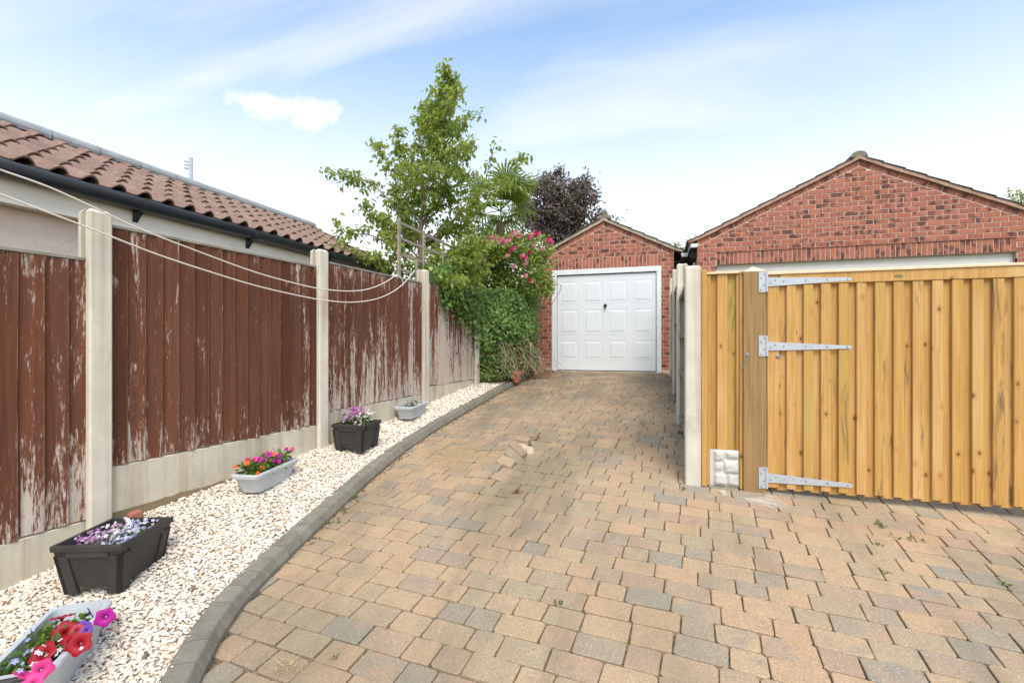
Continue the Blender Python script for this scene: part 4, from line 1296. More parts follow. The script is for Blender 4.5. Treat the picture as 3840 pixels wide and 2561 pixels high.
# cement smears by the gate post
def patch(name, pts, z_off, mat, label, cat):
    P_ = [on_drive(*p) for p in pts]; c = np.mean(P_, 0); ring = []
    n = len(P_); fine = []
    for i in range(n):
        a, b = P_[i], P_[(i + 1) % n]
        for k in range(4):
            q = a + (b - a) * k / 4; q = c + (q - c) * (1 + .07 * mnoise.noise(Vector((q[0] * 30, q[1] * 30, 1)))); fine.append(q)
    vs = [(p[0], p[1], zd(p[0], p[1]) + z_off - .004) for p in fine]; m_ = len(vs)
    vs += [(c[0] + (p[0] - c[0]) * .8, c[1] + (p[1] - c[1]) * .8, zd(c[0] + (p[0] - c[0]) * .8, c[1] + (p[1] - c[1]) * .8) + z_off + .003) for p in fine]
    vs.append((c[0], c[1], zd(c[0], c[1]) + z_off + .004))
    mb = MB(); mb.add(vs, [(i, (i + 1) % m_, m_ + (i + 1) % m_, m_ + i) for i in range(m_)] + [(m_ + i, m_ + (i + 1) % m_, 2 * m_) for i in range(m_)])
    mb.a = [0.0] * m_ + [.55] * m_ + [1.0]
    tag(mb.build(name, mat), label, cat)


patch('cement_smear', [(2740, 1862), (2830, 1868), (2900, 1850), (2945, 1880), (2975, 1910), (2900, 1915), (2820, 1893), (2760, 1880)], .003, M['cement'], 'spilled pale cement smeared over the pavers below the gate post', 'cement')
patch('cement_smear', [(2690, 1838), (2715, 1832), (2735, 1862), (2712, 1868)], .003, M['cement'], 'small pale cement dab beside the rock-faced slab', 'cement')

def m_sand():
    t = NT('sand_stain'); g = t.geo()
    al = t.math('ADD', t.tint(), t.math('MULTIPLY', t.math('SUBTRACT', t.noise(g, 12, 6, .7), .5), 1.8))
    t.set(t.b.inputs['Alpha'], t.step(al, .35, 1.1, 0, .55))
    return t.done((.50, .37, .20), .95, 0, .1)


msand = m_sand()
patch('sand_spill', [(1620, 1640), (1760, 1640), (1880, 1690), (1890, 1750), (1780, 1790), (1640, 1780), (1540, 1720)], .006, msand, 'yellowish sand washed over the lifted pavers left of the lump', 'sand')

# ------------------------------------------------------------------ foliage helpers


def leaves(name, P, size, mat, parent=None, droop=.35, width=.55, tint=None, loc=None, out=None, fold=.18, flat=.5):
    P = np.asarray(P, float); n = len(P)
    size = np.full(n, size) if np.isscalar(size) else np.asarray(size)
    size = size * nr.uniform(.7, 1.3, n)
    a = nr.uniform(0, 2 * math.pi, n); el = nr.normal(-droop, .45, n)
    d = np.stack([np.cos(a) * np.cos(el), np.sin(a) * np.cos(el), np.sin(el)], 1)
    up = nr.normal(0, flat, (n, 3)) + np.array([0, -.25, 1.0])
    if out is not None: up += np.asarray(out)
    sd_ = np.cross(d, up); sd_ /= np.linalg.norm(sd_, axis=1)[:, None] + 1e-9
    nm = np.cross(sd_, d)
    L = size[:, None]; W = L * width * .5
    b = P; tp = P + d * L - nm * L * .10; l_ = P + d * L * .42 + sd_ * W + nm * L * fold * .5; r_ = P + d * L * .42 - sd_ * W + nm * L * fold * .5
    m1 = P + d * L * .45
    V = np.stack([b, l_, tp, r_, m1], 1).reshape(-1, 3)
    base = (np.arange(n) * 5)[:, None, None]
    Fa = (np.array([[0, 4, 1], [1, 4, 2], [2, 4, 3], [3, 4, 0]])[None] + base).reshape(-1, 3)
    ti = nr.random(n) if tint is None else np.clip(tint, 0, 1)
    loc = P.mean(0) if loc is None else np.array(loc)
    if parent is not None and loc is None: loc = WL[parent.name]
    return link(name, fast_mesh(name, V - loc, Fa, mat, np.repeat(ti, 5)), parent, loc)


def spline(pts, n):
    pts = [np.array(p, float) for p in pts]; out = []
    for j in range(len(pts) - 1):
        a, b, c, d = pts[max(j - 1, 0)], pts[j], pts[j + 1], pts[min(j + 2, len(pts) - 1)]
        for k in range(n):
            t = k / n; out.append(.5 * ((2 * b) + (-a + c) * t + (2 * a - 5 * b + 4 * c - d) * t * t + (-a + 3 * b - 3 * c + d) * t ** 3))
    out.append(pts[-1]); return np.array(out)


S_ = 3840 / 2351.0     # the branch sketch below is in the 2351-px-wide view of the photograph


def branch_tree(name, label, tt, trunk, branches, leafsize, mat, dens, spread, seed, trunk_r, cat='tree', twigs=5, ground=None, group=None):
    global nr
    r_ = random.Random(seed); root_p = at_t(trunk[0][0] * S_, trunk[0][1] * S_, tt)
    gz_ = zd0(root_p[0], min(root_p[1], 12)) - .05 if ground is None else ground
    root = empty(name, (root_p[0], root_p[1], gz_), label, cat, group)
    wood = MB(); P = []; T = []
    def path(pp, t0, dt):
        return spline([at_t(p[0] * S_, p[1] * S_, t0 + dt * i / max(len(pp) - 1, 1)) for i, p in enumerate(pp)], 6)
    tr_ = path(trunk, tt, 0); tr_ = np.vstack([[root_p[0], root_p[1], gz_], tr_])
    wood.tube(tr_, list(np.linspace(trunk_r, trunk_r * .12, len(tr_))), 7)
    allb = [(tr_[3:], 1.0, .5)]
    for bp in branches:
        pp, w = bp; dt = r_.uniform(-.9, .7)
        t0 = tt; b = path(pp, t0, dt); wood.tube(b, list(np.linspace(trunk_r * .35, trunk_r * .06, len(b))), 5); allb.append((b, w, .15))
    for b, w, start in allb:
        Ls = np.linalg.norm(np.diff(b, axis=0), axis=1).sum()
        ntw = max(3, int(Ls * twigs))
        for k in range(ntw):
            f = start + (1 - start) * (k + r_.random()) / ntw
            i = min(int(f * (len(b) - 1)), len(b) - 2); p = b[i] + (b[i + 1] - b[i]) * r_.random()
            dr = np.array([r_.gauss(0, 1), r_.gauss(0, 1), r_.gauss(.25, .7)]); dr /= np.linalg.norm(dr)
            ln = spread * w * (1.15 - .55 * f) * r_.uniform(.5, 1.2)
            q = p + dr * ln; mid = (p + q) / 2 + np.array([0, 0, .03]); wood.tube([p, mid, q], [.006, .004, .002], 4)
            m_ = max(4, int(dens * w * r_.uniform(.6, 1.3)))
            for _ in range(m_):
                g = r_.random() ** .7; c = p + (q - p) * g; P.append(c + np.array([r_.gauss(0, .05), r_.gauss(0, .05), r_.gauss(0, .05)]) * (spread / .35))
                T.append(.15 + .7 * r_.random() + .15 * (dr[2]))
    wood.build('trunk', M['bark'], root, smooth=True)
    leaves('crown', P, leafsize, mat, root, droop=.65, tint=np.array(T) + nr.normal(0, .08, len(T)))
    return root


# tall light-green tree
trunk = [(962, 700), (966, 600), (968, 500), (985, 400), (1005, 310), (1020, 230), (1036, 165)]
BR = [([(967, 560), (910, 480), (850, 420), (800, 408), (762, 395)], .62), ([(967, 520), (915, 430), (885, 370), (868, 335)], .62), ([(970, 470), (935, 385), (905, 300)], .85), ([(985, 400), (965, 320), (968, 235)], 1.2), ([(1000, 340), (1012, 280), (1006, 228)], 1.0), ([(990, 400), (1040, 380), (1072, 350)], 1.0), ([(985, 430), (950, 400), (928, 380)], 1.0), ([(1000, 360), (1030, 320), (1050, 290)], 1.0), ([(1005, 320), (985, 290), (978, 262)], 1.0),
      ([(975, 480), (960, 400), (940, 340)], 1.0), ([(1000, 340), (1040, 300), (1092, 262)], .7), ([(990, 390), (1030, 350), (1062, 330)], 1.0), ([(970, 500), (1040, 430), (1085, 400)], .9), ([(975, 560), (1070, 480), (1140, 425), (1200, 355)], .5),
      ([(1080, 480), (1110, 430), (1135, 330)], .35), ([(967, 600), (900, 565), (850, 540), (800, 535), (770, 512)], .55), ([(965, 620), (890, 600), (830, 590), (780, 560)], .6), ([(960, 560), (900, 520), (860, 500), (835, 470)], .6),
      ([(970, 610), (1040, 580), (1080, 570), (1110, 560)], .9), ([(970, 590), (1020, 540), (1050, 490)], 1.0), ([(965, 640), (1000, 600), (1050, 590), (1090, 610)], 1.1), ([(962, 640), (930, 590), (905, 560)], 1.0),
      ([(965, 560), (930, 500), (915, 450)], 1.0), ([(975, 450), (1010, 400), (1040, 390)], 1.1), ([(970, 520), (1000, 460), (1010, 430)], 1.1), ([(1010, 300), (1030, 250), (1045, 220)], .7), ([(965, 660), (1010, 640), (1060, 650)], 1.0), ([(980, 520), (945, 470), (950, 420)], 1.0), ([(965, 640), (900, 620), (850, 598)], .8), ([(970, 620), (1040, 605), (1090, 590)], 1.0), ([(970, 560), (1040, 530), (1085, 505)], 1.0), ([(968, 600), (912, 540), (880, 495)], .9), ([(980, 640), (1060, 630), (1110, 625)], 1.1), ([(966, 580), (940, 540), (930, 500)], 1.0), ([(968, 520), (1010, 480), (1050, 450)], 1.0)]
branch_tree('garden_tree', 'tall loose light-green leafy tree rising behind the trellis', 7.35, trunk, BR, .084, M['leafA'], 31, .34, 5, .045, twigs=11)

# copper-leaved tree
trunk = [(1285, 640), (1287, 560), (1285, 480), (1275, 400)]
BR = []
rr_ = random.Random(3)
for k in range(26):
    an = rr_.uniform(-.1, math.pi + .1); rx, ry = 112 * rr_.uniform(.6, 1.0), 122 * rr_.uniform(.55, 1.0)
    ex, ey = 1290 + rx * math.cos(an), 505 - ry * math.sin(an)
    BR.append(([(1286, 560), ((1286 + ex) / 2, (540 + ey) / 2 + 12), (ex, ey)], rr_.uniform(.7, 1.1)))
branch_tree('copper_tree', 'dark purple-leaved tree behind the small garage roof', 19, trunk, BR, .125, M['leafP'], 62, .8, 9, .16, twigs=6)
# shrubs glimpsed between and beside the garages
branch_tree('background_tree', 'small green treetop seen in the gap between the two garages', 21, [(1585, 640), (1585, 590), (1590, 555)], [([(1585, 600), (1565, 570), (1545, 558)], .8), ([(1587, 600), (1600, 560), (1608, 540)], .8), ([(1585, 600), (1580, 570), (1575, 555)], .8), ([(1585, 610), (1555, 580), (1535, 570)], .8)], .13, M['leafI'], 14, .42, 21, .08)
branch_tree('background_tree', 'green treetop showing past the right eaves of the double garage', 17, [(2350, 620), (2348, 520), (2345, 460)], [([(2348, 540), (2330, 480), (2318, 445)], .9), ([(2348, 540), (2345, 470), (2340, 440)], .9), ([(2350, 540), (2365, 480), (2372, 440)], 1), ([(2348, 560), (2340, 500), (2330, 470)], .9)], .13, M['leafA'], 16, .45, 22, .09)

# fan palm
pc = at_t(1148 * S_, 478 * S_, 8.8)
palm = empty('fan_palm', (pc[0], pc[1], .8), 'fan palm with drooping split leaves beside the tall tree', 'palm')
mb = MB(); mb.tube([(pc[0], pc[1], .8), (pc[0] + .03, pc[1], 1.8), (pc[0], pc[1], pc[2] - .28)], [.10, .09, .06], 9); mb.build('trunk', M['bark'], palm)
fr_ = random.Random(4)
for k in range(13):
    mb = MB(); az_ = fr_.uniform(0, 6.28) if k > 6 else R(-70 + 30 * k) - TH; el = fr_.uniform(-.35, .85)
    d = Vector((math.cos(az_) * math.cos(el), math.sin(az_) * math.cos(el), math.sin(el))); base = Vector(pc) + Vector((0, 0, -.05)); hub = base + d * fr_.uniform(.35, .6)
    mb.tube([base, (base + hub) / 2 + Vector((0, 0, .02)), hub], .009, 5)
    side = d.cross(Vector((0, 0, 1))).normalized(); upv = side.cross(d).normalized()
    for j in range(25):
        ph = R(-115 + 230 * j / 24); v = (d * math.cos(ph) + side * math.sin(ph)).normalized(); L = .56 * (1 - .18 * abs(ph)) * fr_.uniform(.9, 1.1)
        w = v.cross(upv).normalized() * .019
        p0 = hub; p1 = hub + v * L * .55 + upv * .03; p2 = hub + v * L * .85 - Vector((0, 0, .05)); p3 = hub + v * L * .97 - Vector((0, 0, .16 + .05 * fr_.random()))
        mb.add([p0 - w * .3, p0 + w * .3, p1 + w, p1 - w, p2 + w * .7, p2 - w * .7, p3], [(0, 1, 2, 3), (3, 2, 4, 5), (5, 4, 6)], fr_.random())
    mb.build('frond', M['leafF'], palm)

# ivy over the end of the fence and up to the garage
iv = empty('ivy', (-2.62, 8.6, .75), 'dense green ivy hedge between the fence end and the garage, browned at its foot', 'ivy')
A3 = np.array([-2.86, 7.25]); B3 = np.array([-2.47, 9.75])
r_ = random.Random(12)
P = []; T = []; N = []; PB = []; 


def ivy_face(f, h):
    """surface of the hedge in plan: f along, h up 0..1"""
    base = A3 + (B3 - A3) * f
    bulge = .10 + .30 * math.sin(math.pi * min(1, f * 1.05)) * (0.35 + .65 * math.sin(math.pi * min(1, .25 + h * .75))) + .10 * mnoise.noise(Vector((f * 5, h * 4, 2)))
    return base + np.array([.97, -.24]) * bulge


for _ in range(9500):
    f = r_.random(); h = r_.random() ** .9; z0 = .80 + .08 * f; zt_ = 2.30 + .25 * f
    z = z0 + (zt_ - z0) * h; b = ivy_face(f, h); dpt = abs(r_.gauss(0, .07)) - r_.random() * .03
    x, y = b[0] - .97 * dpt, b[1] + .24 * dpt
    clump = mnoise.noise(Vector((f * 9, h * 8, 4.0)))
    if h < .40 + .14 * mnoise.noise(Vector((f * 6, 1, 1))) and .30 < f and r_.random() < .78: continue   # the foot has died back
    P.append((x, y, z)); T.append(.42 + .42 * clump + r_.gauss(0, .15) + .12 * (h - .5) + .2 * (f > .5))
leaves('foliage', P, .062, M['leafI'], iv, droop=.75, width=.85, tint=np.array(T), out=np.array([.9, -.7, -.3]))
PB = []
for _ in range(1500):
    f = r_.uniform(0, .42); h = r_.uniform(0, .38); b = ivy_face(f, h); PB.append((b[0] - r_.random() * .12, b[1], .80 + 1.5 * h))
for _ in range(1300):
    f = r_.uniform(.35, .97); h = r_.uniform(.10, .52); b = ivy_face(f, h); PB.append((b[0] - r_.random() * .14 + .02, b[1], .80 + 1.5 * h))
leaves('browned_foliage', PB, .05, M['leafB'], iv, droop=.8, width=.7)
# added dark sheet inside the ivy so that light does not pass through
mb = MB(); vs = []
for i in range(9):
    f = i / 8
    for j in range(5):
        h = j / 4; b = ivy_face(f, h); k = .30 if h > .4 else .42
        vs.append((b[0] - k, b[1] + .08, .72 + (1.55 + .2 * f) * h))
mb.add(vs, [(i * 5 + j, (i + 1) * 5 + j, (i + 1) * 5 + j + 1, i * 5 + j + 1) for i in range(8) for j in range(4)])
o = mb.build('light_block_core', m_ramp('dark_core', [(.02, .015, .01), (.045, .032, .02), (.015, .02, .008)], .95, 25), iv)
sm = o.modifiers.new('t', 'SOLIDIFY'); sm.thickness = .05
# dead stems hanging at the foot
tw = MB()
for _ in range(100):
    f = r_.gauss(.56, .28); f = min(max(f, .2), 1.0); h = r_.uniform(.08, .60); b = ivy_face(f, h); z = .8 + 1.5 * h; p = np.array([b[0] - r_.uniform(0, .2), b[1], z]); pts = [p]
    dx = r_.gauss(.08, .16); dy = r_.gauss(-.05, .16)
    for k in range(5):
        f2 = (k + 1) / 5; q = np.array([p[0] + dx * f2 * 1.6 + r_.gauss(0, .045), p[1] + dy * f2 * 2 + r_.gauss(0, .045), z + (.83 - z) * f2 ** 1.2 + r_.uniform(0, .03)]); pts.append(q)
    tw.tube(pts, [.0045, .0042, .004, .0035, .003, .002], 4, r_.random(), False)
tw.build('dead_stem', M['twig'], iv)
# ivy spilling over the last fence panel
P = []; T = []
for _ in range(1500):
    q = r_.uniform(3.95, 5.2); dr = abs(r_.gauss(0, .16 + .30 * max(0, (q - 4.2))))
    p = fp(q, .05 + abs(r_.gauss(0, .06)), 2.28 - dr); P.append(p); T.append(.4 + r_.gauss(0, .25))
for _ in range(1100):
    q = r_.uniform(3.7, 5.2); p = fp(q, r_.gauss(-.05, .12), 2.27 + abs(r_.gauss(0, .14))); P.append(p); T.append(.65 + r_.gauss(0, .2))
ivf = empty('ivy', fp(4.8, .05, 1.6), 'trailing ivy hanging over the top of the last fence panel', 'ivy')
leaves('foliage', P, .066, M['leafI'], ivf, droop=.8, width=.8, tint=np.array(T), out=np.array([1.0, -.4, .0]))
mb = MB()
for _ in range(26):
    q = r_.uniform(4.1, 5.15); z = 2.27; pts = [fp(q, -.02, z)]
    for k in range(4): pts.append(fp(q + r_.gauss(0, .03), .03 + .015 * k, z - .12 * (k + 1) * r_.uniform(.4, 1.0) * (q - 3.6)))
    mb.tube(pts, .003, 4, .3, False)
mb.build('stem', M['twig'], ivf)

# rambling rose on top
ro = empty('rose_bush', (-2.35, 9.1, .85), 'rambling pink rose bush arching over the ivy beside the garage door', 'rose bush')
wood = MB(); P = []; T = []
RC = [(1150, 560, 9.0, 70, 40), (1210, 570, 9.1, 62, 38), (1110, 600, 8.8, 50, 60), (1170, 620, 8.9, 75, 50), (1230, 600, 9.2, 42, 40), (1240, 645, 9.1, 34, 28), (1258, 662, 9.0, 15, 20), (1130, 650, 8.7, 55, 45), (1195, 655, 9.0, 45, 35), (1090, 560, 8.6, 50, 60), (1060, 620, 8.2, 40, 45), (1135, 572, 8.4, 48, 34), (1180, 560, 8.5, 50, 26)]
for (cx_, cy_, t_, rx, ry) in RC:
    n_ = int(rx * ry * .42)
    for _ in range(n_):
        a = r_.uniform(0, 6.283); q = r_.random() ** .5; x = cx_ + rx * q * math.cos(a) * (1 + .12 * r_.gauss(0, 1)); y = cy_ + ry * q * math.sin(a) * (1 + .12 * r_.gauss(0, 1))
        p = at_t(x * S_, y * S_, t_ - .30 * math.sqrt(max(0, 1 - q * q)) * r_.uniform(.3, 1.1) + r_.gauss(0, .04))
        if p[1] > 9.86 and p[0] > -2.5: p[1] = 9.86 - r_.random() * .15
        P.append(p); T.append(.5 + .35 * mnoise.noise(Vector((x * .05, y * .05, t_))) + r_.gauss(0, .16) + .15 * (1 - (y - cy_ + ry) / (2 * ry)))
    for _ in range(6):
        b = at_t((cx_ - r_.uniform(10, 40)) * S_, (cy_ + 90) * S_, t_ + .2); m_ = at_t((cx_ + r_.gauss(0, 15)) * S_, cy_ * S_, t_); e = at_t((cx_ + r_.gauss(0, rx * .6)) * S_, (cy_ - ry * r_.uniform(.2, 1)) * S_, t_ - .15)
        wood.tube(spline([b, m_, e], 4), .006, 4)
wood.tube([(-2.55, 9.35, .8), (-2.5, 9.3, 1.7), (-2.4, 9.1, 2.4)], [.03, .025, .015], 6)
wood.build('stem', M['bark'], ro)
leaves('foliage', P, .062, M['leafR'], ro, droop=.4, width=.65, tint=np.array(T), out=np.array([.3, -.7, .2]))


def rose_flower(c, rad, mat, parent, name='rose', face=(-.3, -.8, .5)):
    mb = MB(); ax = Vector(face).normalized(); u = ax.orthogonal().normalized(); w = ax.cross(u); c = Vector(c)
    for ring, (nn, r0, r1, h0, h1) in enumerate(((5, .35, 1.0, -.25, .12), (5, .25, .78, -.1, .35), (4, .15, .5, .0, .55), (3, .05, .28, .1, .62))):
        for k in range(nn):
            a0 = 2 * math.pi * (k + ring * .37) / nn; da = 1.25 * math.pi / nn; vs = []
            for f, rr, hh in ((0, r0, h0), (.6, r1, (h0 + h1) / 2 + .1), (1, r1 * .92, h1)):
                for s_ in (-1, 0, 1):
                    a = a0 + da * s_ * (.5 + .5 * f); r2 = rr * (1 - .06 * abs(s_)); vs.append(c + (u * math.cos(a) + w * math.sin(a)) * r2 * rad + ax * hh * rad)
            mb.add(vs, [(0, 1, 4, 3), (1, 2, 5, 4), (3, 4, 7, 6), (4, 5, 8, 7)], rnd.random())
    return mb.build(name, mat, parent)


RF = [(1843, 905, 'blush', .06), (1868, 907, 'blush', .055), (1893, 908, 'blush', .06), (1918, 885, 'blush', .05), (1925, 877, 'blush', .045), (1948, 888, 'deep', .05), (1986, 892, 'deep', .045), (2015, 878, 'pink', .062), (2058, 903, 'deep', .06), (2067, 911, 'deep', .045),
      (1920, 937, 'pink', .055), (1958, 960, 'blush', .05), (1968, 968, 'pink', .055), (1987, 946, 'rose', .042), (1825, 905, 'blush', .04), (2003, 922, 'blush', .042), (1970, 990, 'blush', .045), (1970, 1035, 'blush', .045), (1987, 1050, 'rose', .035), (1995, 1058, 'blush', .03), (2062, 967, 'blush', .035), (1815, 975, 'blush', .035), (1905, 905, 'blush', .055), (1858, 895, 'blush', .05), (1832, 915, 'blush', .05), (1880, 898, 'blush', .05), (1935, 870, 'blush', .045), (1990, 880, 'blush', .04), (1840, 890, 'blush', .04), (1945, 925, 'blush', .04), (2035, 935, 'blush', .04), (1900, 960, 'blush', .04), (1930, 1000, 'blush', .035)]
for px, py, c, rad in RF:
    rose_flower(at_t(px, py, 7.8 if px < 1935 else 8.25), rad * 1.2, PET[c], ro)

# leaf litter by the garage foot, in heaps and drifts
P = []
for _ in range(1500):
    x = r_.gauss(-2.30, .17); y = r_.uniform(8.75, 9.85); h = .16 * math.exp(-((x + 2.42) / .18) ** 2) * max(0, (y - 8.6)); P.append((x, y, zd0(x, y) + .01 + h * r_.random()))
for _ in range(260):
    x = r_.uniform(-2.5, -1.2); y = r_.uniform(7.0, 9.8)
    if x > kerb_x(min(y, 9)) - .1: P.append((x, y, zd0(x, y) + .008))
for _ in range(240):
    y = r_.uniform(2.4, 8.6); x = kerb_x(y) + abs(r_.gauss(.01, .03)); P.append((x, y, zd0(x, y) + .006))
o = leaves('leaf_litter', P, .034, M['dryleaf'], None, droop=0, width=.6, flat=.6); tag(o, 'drift of dry brown leaves at the foot of the garage wall', 'dead leaves', kind='stuff')
P = []
for _ in range(420):
    y = r_.uniform(1.2, 7.6); x0 = F0[0] + FD[0] / FD[1] * (y - F0[1]) + .06; x1 = kerb_x(y) - .13; x = r_.uniform(x0, x1); P.append((x, y, zg(x, y) + .008))
o = leaves('fallen_petals', P, .016, M['dryleaf'], None, droop=0, width=.7, flat=.5); tag(o, 'small brown leaf scraps scattered over the white gravel', 'dead leaves', kind='stuff')

# terracotta pot under the dead stems
pp = at_t(1935, 1412, 8.3); pzv = zg(pp[0], pp[1])
pot = MB(); pot.lathe((pp[0], pp[1], pzv), [(.055, 0), (.085, .14), (.10, .145), (.10, .185), (.088, .185), (.08, .15)], 18)
tag(pot.build('flower_pot', M['terra'], smooth=False), 'terracotta pot under the dead ivy stems', 'flower pot')

# ------------------------------------------------------------------ planters


def planter_box(cx_, cy_, rot, w, l, h, taper, mat, label, feet, corner=.0, soil=.04, wall_t=.008, rim=.018, zoff=0.0, group=None):
    ca, sa = math.cos(rot), math.sin(rot); zb = zg(cx_, cy_) + .004 + zoff
    def W(u, v, z): return (cx_ + u * ca - v * sa, cy_ + u * sa + v * ca, zb + z)
    root = empty('planter', W(0, 0, 0), label, 'planter', group)
    def ring(k, z, r0, grow=0.0):
        a, b = w / 2 * k + grow, l / 2 * k + grow; r0 = min(r0, a * .95); out = []
        if r0 <= 0: return [W(-a, -b, z), W(a, -b, z), W(a, b, z), W(-a, b, z)]
        for (sx, sy, st_) in ((1, -1, -90), (1, 1, 0), (-1, 1, 90), (-1, -1, 180)):
            for q in range(5):
                an = R(st_ + 22.5 * q); out.append(W(sx * (a - r0) + r0 * math.cos(an), sy * (b - r0) + r0 * math.sin(an), z))
        return out
    zf = .035 if feet else 0.0
    rings = [ring(taper, zf, corner), ring(taper + (1 - taper) * .2, zf + (h - zf) * .2, corner), ring(1, h - .03, corner), ring(1, h - .03, corner, rim * .8), ring(1, h - .008, corner, rim), ring(1, h, corner, rim * .75), ring(1, h, corner, -wall_t), ring(taper + (1 - taper) * .5, h * .45, corner, -wall_t)]
    mb = MB(); n = len(rings[0]); vs = sum(rings, []); fs = [tuple(range(n))[::-1]]
    for j in range(len(rings) - 1): fs += [(j * n + i, j * n + (i + 1) % n, (j + 1) * n + (i + 1) % n, (j + 1) * n + i) for i in range(n)]
    mb.add(vs, fs); mb.build('tub', mat, root)
    mb = MB(); mb.add(ring(taper + (1 - taper) * .75, h - soil - .03, corner, -wall_t + .002), [tuple(range(n))]); mb.build('soil', M['soil'], root)
    if feet:
        t = .008
        for sx in (-1, 1):
            for sy in (-1, 1):
                mb = MB()
                for (fu, fv) in ((.058, .012), (.012, .058)):
                    def q(k, z, gu, gv): return W(sx * (w / 2 * k - gu), sy * (l / 2 * k - gv), z)
                    lo, hi = taper - .0, 1.0
                    zb0, zb1 = 0.0, h - .055
                    k0 = taper - (1 - taper) * .05; k1 = taper + (1 - taper) * (zb1 / h)
                    du, dv = (fu, 0), (0, fv)
                    vs = []
                    for zz, kk in ((zb0, k0), (zb1, k1)):
                        vs += [q(kk, zz, -t, -t), q(kk, zz, fu, -t), q(kk, zz, fu, fv), q(kk, zz, -t, fv)]
                    f_ = [(0, 1, 2, 3)[::-1], (4, 5, 6, 7), (0, 1, 5, 4), (1, 2, 6, 5), (2, 3, 7, 6), (3, 0, 4, 7)]
                    mb.add(vs, [x if sx * sy > 0 else x[::-1] for x in f_])
                mb.build('corner_leg', mat, root)
        for sx, sy in ((1, 0), (-1, 0), (0, 1), (0, -1)):      # band below the rim
            mb = MB(); zb1 = h - .062; k1 = 1 - (1 - taper) * .1; t2 = .006
            if sx: c = [(sx * (w / 2 * k1 + t2), -l / 2 * k1 + .058), (sx * (w / 2 * k1 + t2), l / 2 * k1 - .058)]
            else: c = [(-w / 2 * k1 + .058, sy * (l / 2 * k1 + t2)), (w / 2 * k1 - .058, sy * (l / 2 * k1 + t2))]
            ins = (-sx * .02, -sy * .02)
            P_ = [W(c[0][0], c[0][1], zb1), W(c[1][0], c[1][1], zb1), W(c[1][0] + ins[0], c[1][1] + ins[1], zb1), W(c[0][0] + ins[0], c[0][1] + ins[1], zb1)]
            mb.prism(P_, (0, 0, .032)); mb.build('band', mat, root)
    return root, W, h - soil - .03


def blossom(c, rad, mat, parent, face, lobes=5, depth=.45, name='flower', seed=0, back=False):
    mb = MB(); ax = Vector(face).normalized(); u = ax.orthogonal().normalized(); w = ax.cross(u); c = Vector(c); n = 20; q = random.Random(seed + 5)
    vs = []; R_ = [(.08, -depth), (.16, -depth * .4), (.45, -.02), (.8, .06), (1.0, -.02)]
    ph = q.uniform(0, 6.28)
    for i, (rr, hh) in enumerate(R_):
        for k in range(n):
            a = 2 * math.pi * k / n; m_ = 1 + (.13 * math.cos(lobes * a + ph) + .03 * q.uniform(-1, 1)) * (rr ** 1.5); wv = .07 * math.cos(2 * lobes * a + ph) * rr * (i > 2)
            vs.append(c + (u * math.cos(a) + w * math.sin(a)) * rr * m_ * rad + ax * (hh + wv + .04 * q.uniform(-1, 1) * (i == 4)) * rad)
    fs = [(i * n + k, i * n + (k + 1) % n, (i + 1) * n + (k + 1) % n, (i + 1) * n + k) for i in range(len(R_) - 1) for k in range(n)]
    b = len(mb.v); mb.add(vs, fs, 0)
    for k in range(len(mb.a)): mb.a[k] = .15 if k < 2 * n else .45 + .4 * q.random()
    o = mb.build(name, mat, parent, smooth=True)
    return o


def small_flowers(name, P, size, mat, parent):
    mb = MB()
    for p in P:
        f = Vector((rnd.gauss(0, .5), rnd.gauss(-.5, .5), .8)).normalized(); u = f.orthogonal().normalized(); w = f.cross(u); p = Vector(p); s_ = size * rnd.uniform(.7, 1.2); t = rnd.random(); ph = rnd.uniform(0, 6.28)
        for k in range(5):
            a = ph + 2 * math.pi * k / 5; d = u * math.cos(a) + w * math.sin(a); e = u * math.cos(a + 1.57) + w * math.sin(a + 1.57)
            mb.add([p, p + d * s_ * .55 + e * s_ * .28, p + d * s_, p + d * s_ * .55 - e * s_ * .28], [(0, 1, 2, 3)], t)
    o = mb.build(name, mat, parent); o['kind'] = 'stuff'
    return o


def plant(name, label, cat, W, zs, box, nleaf, leafsize, height, mat=None, seed=1, droop=.1):
    q = random.Random(seed); root = empty(name, W((box[0] + box[1]) / 2, (box[2] + box[3]) / 2, zs), label, cat)
    P = []; st_ = MB()
    for _ in range(nleaf):
        u, v = q.uniform(box[0], box[1]), q.uniform(box[2], box[3]); h = height * q.random() ** .8; P.append(W(u, v, zs + h))
    for _ in range(max(8, nleaf // 14)):
        u, v = q.uniform(box[0], box[1]), q.uniform(box[2], box[3]); st_.tube([W(u * .7, v * .8, zs - .005), W(u * .85, v * .9, zs + height * .5), W(u, v, zs + height * 1.05)], .0015, 4, .4, False)
    leaves('foliage', P, leafsize, mat or M['leafS'], root, droop=droop, width=.6)
    st_.build('stem', mat or M['leafS'], root)
    return root


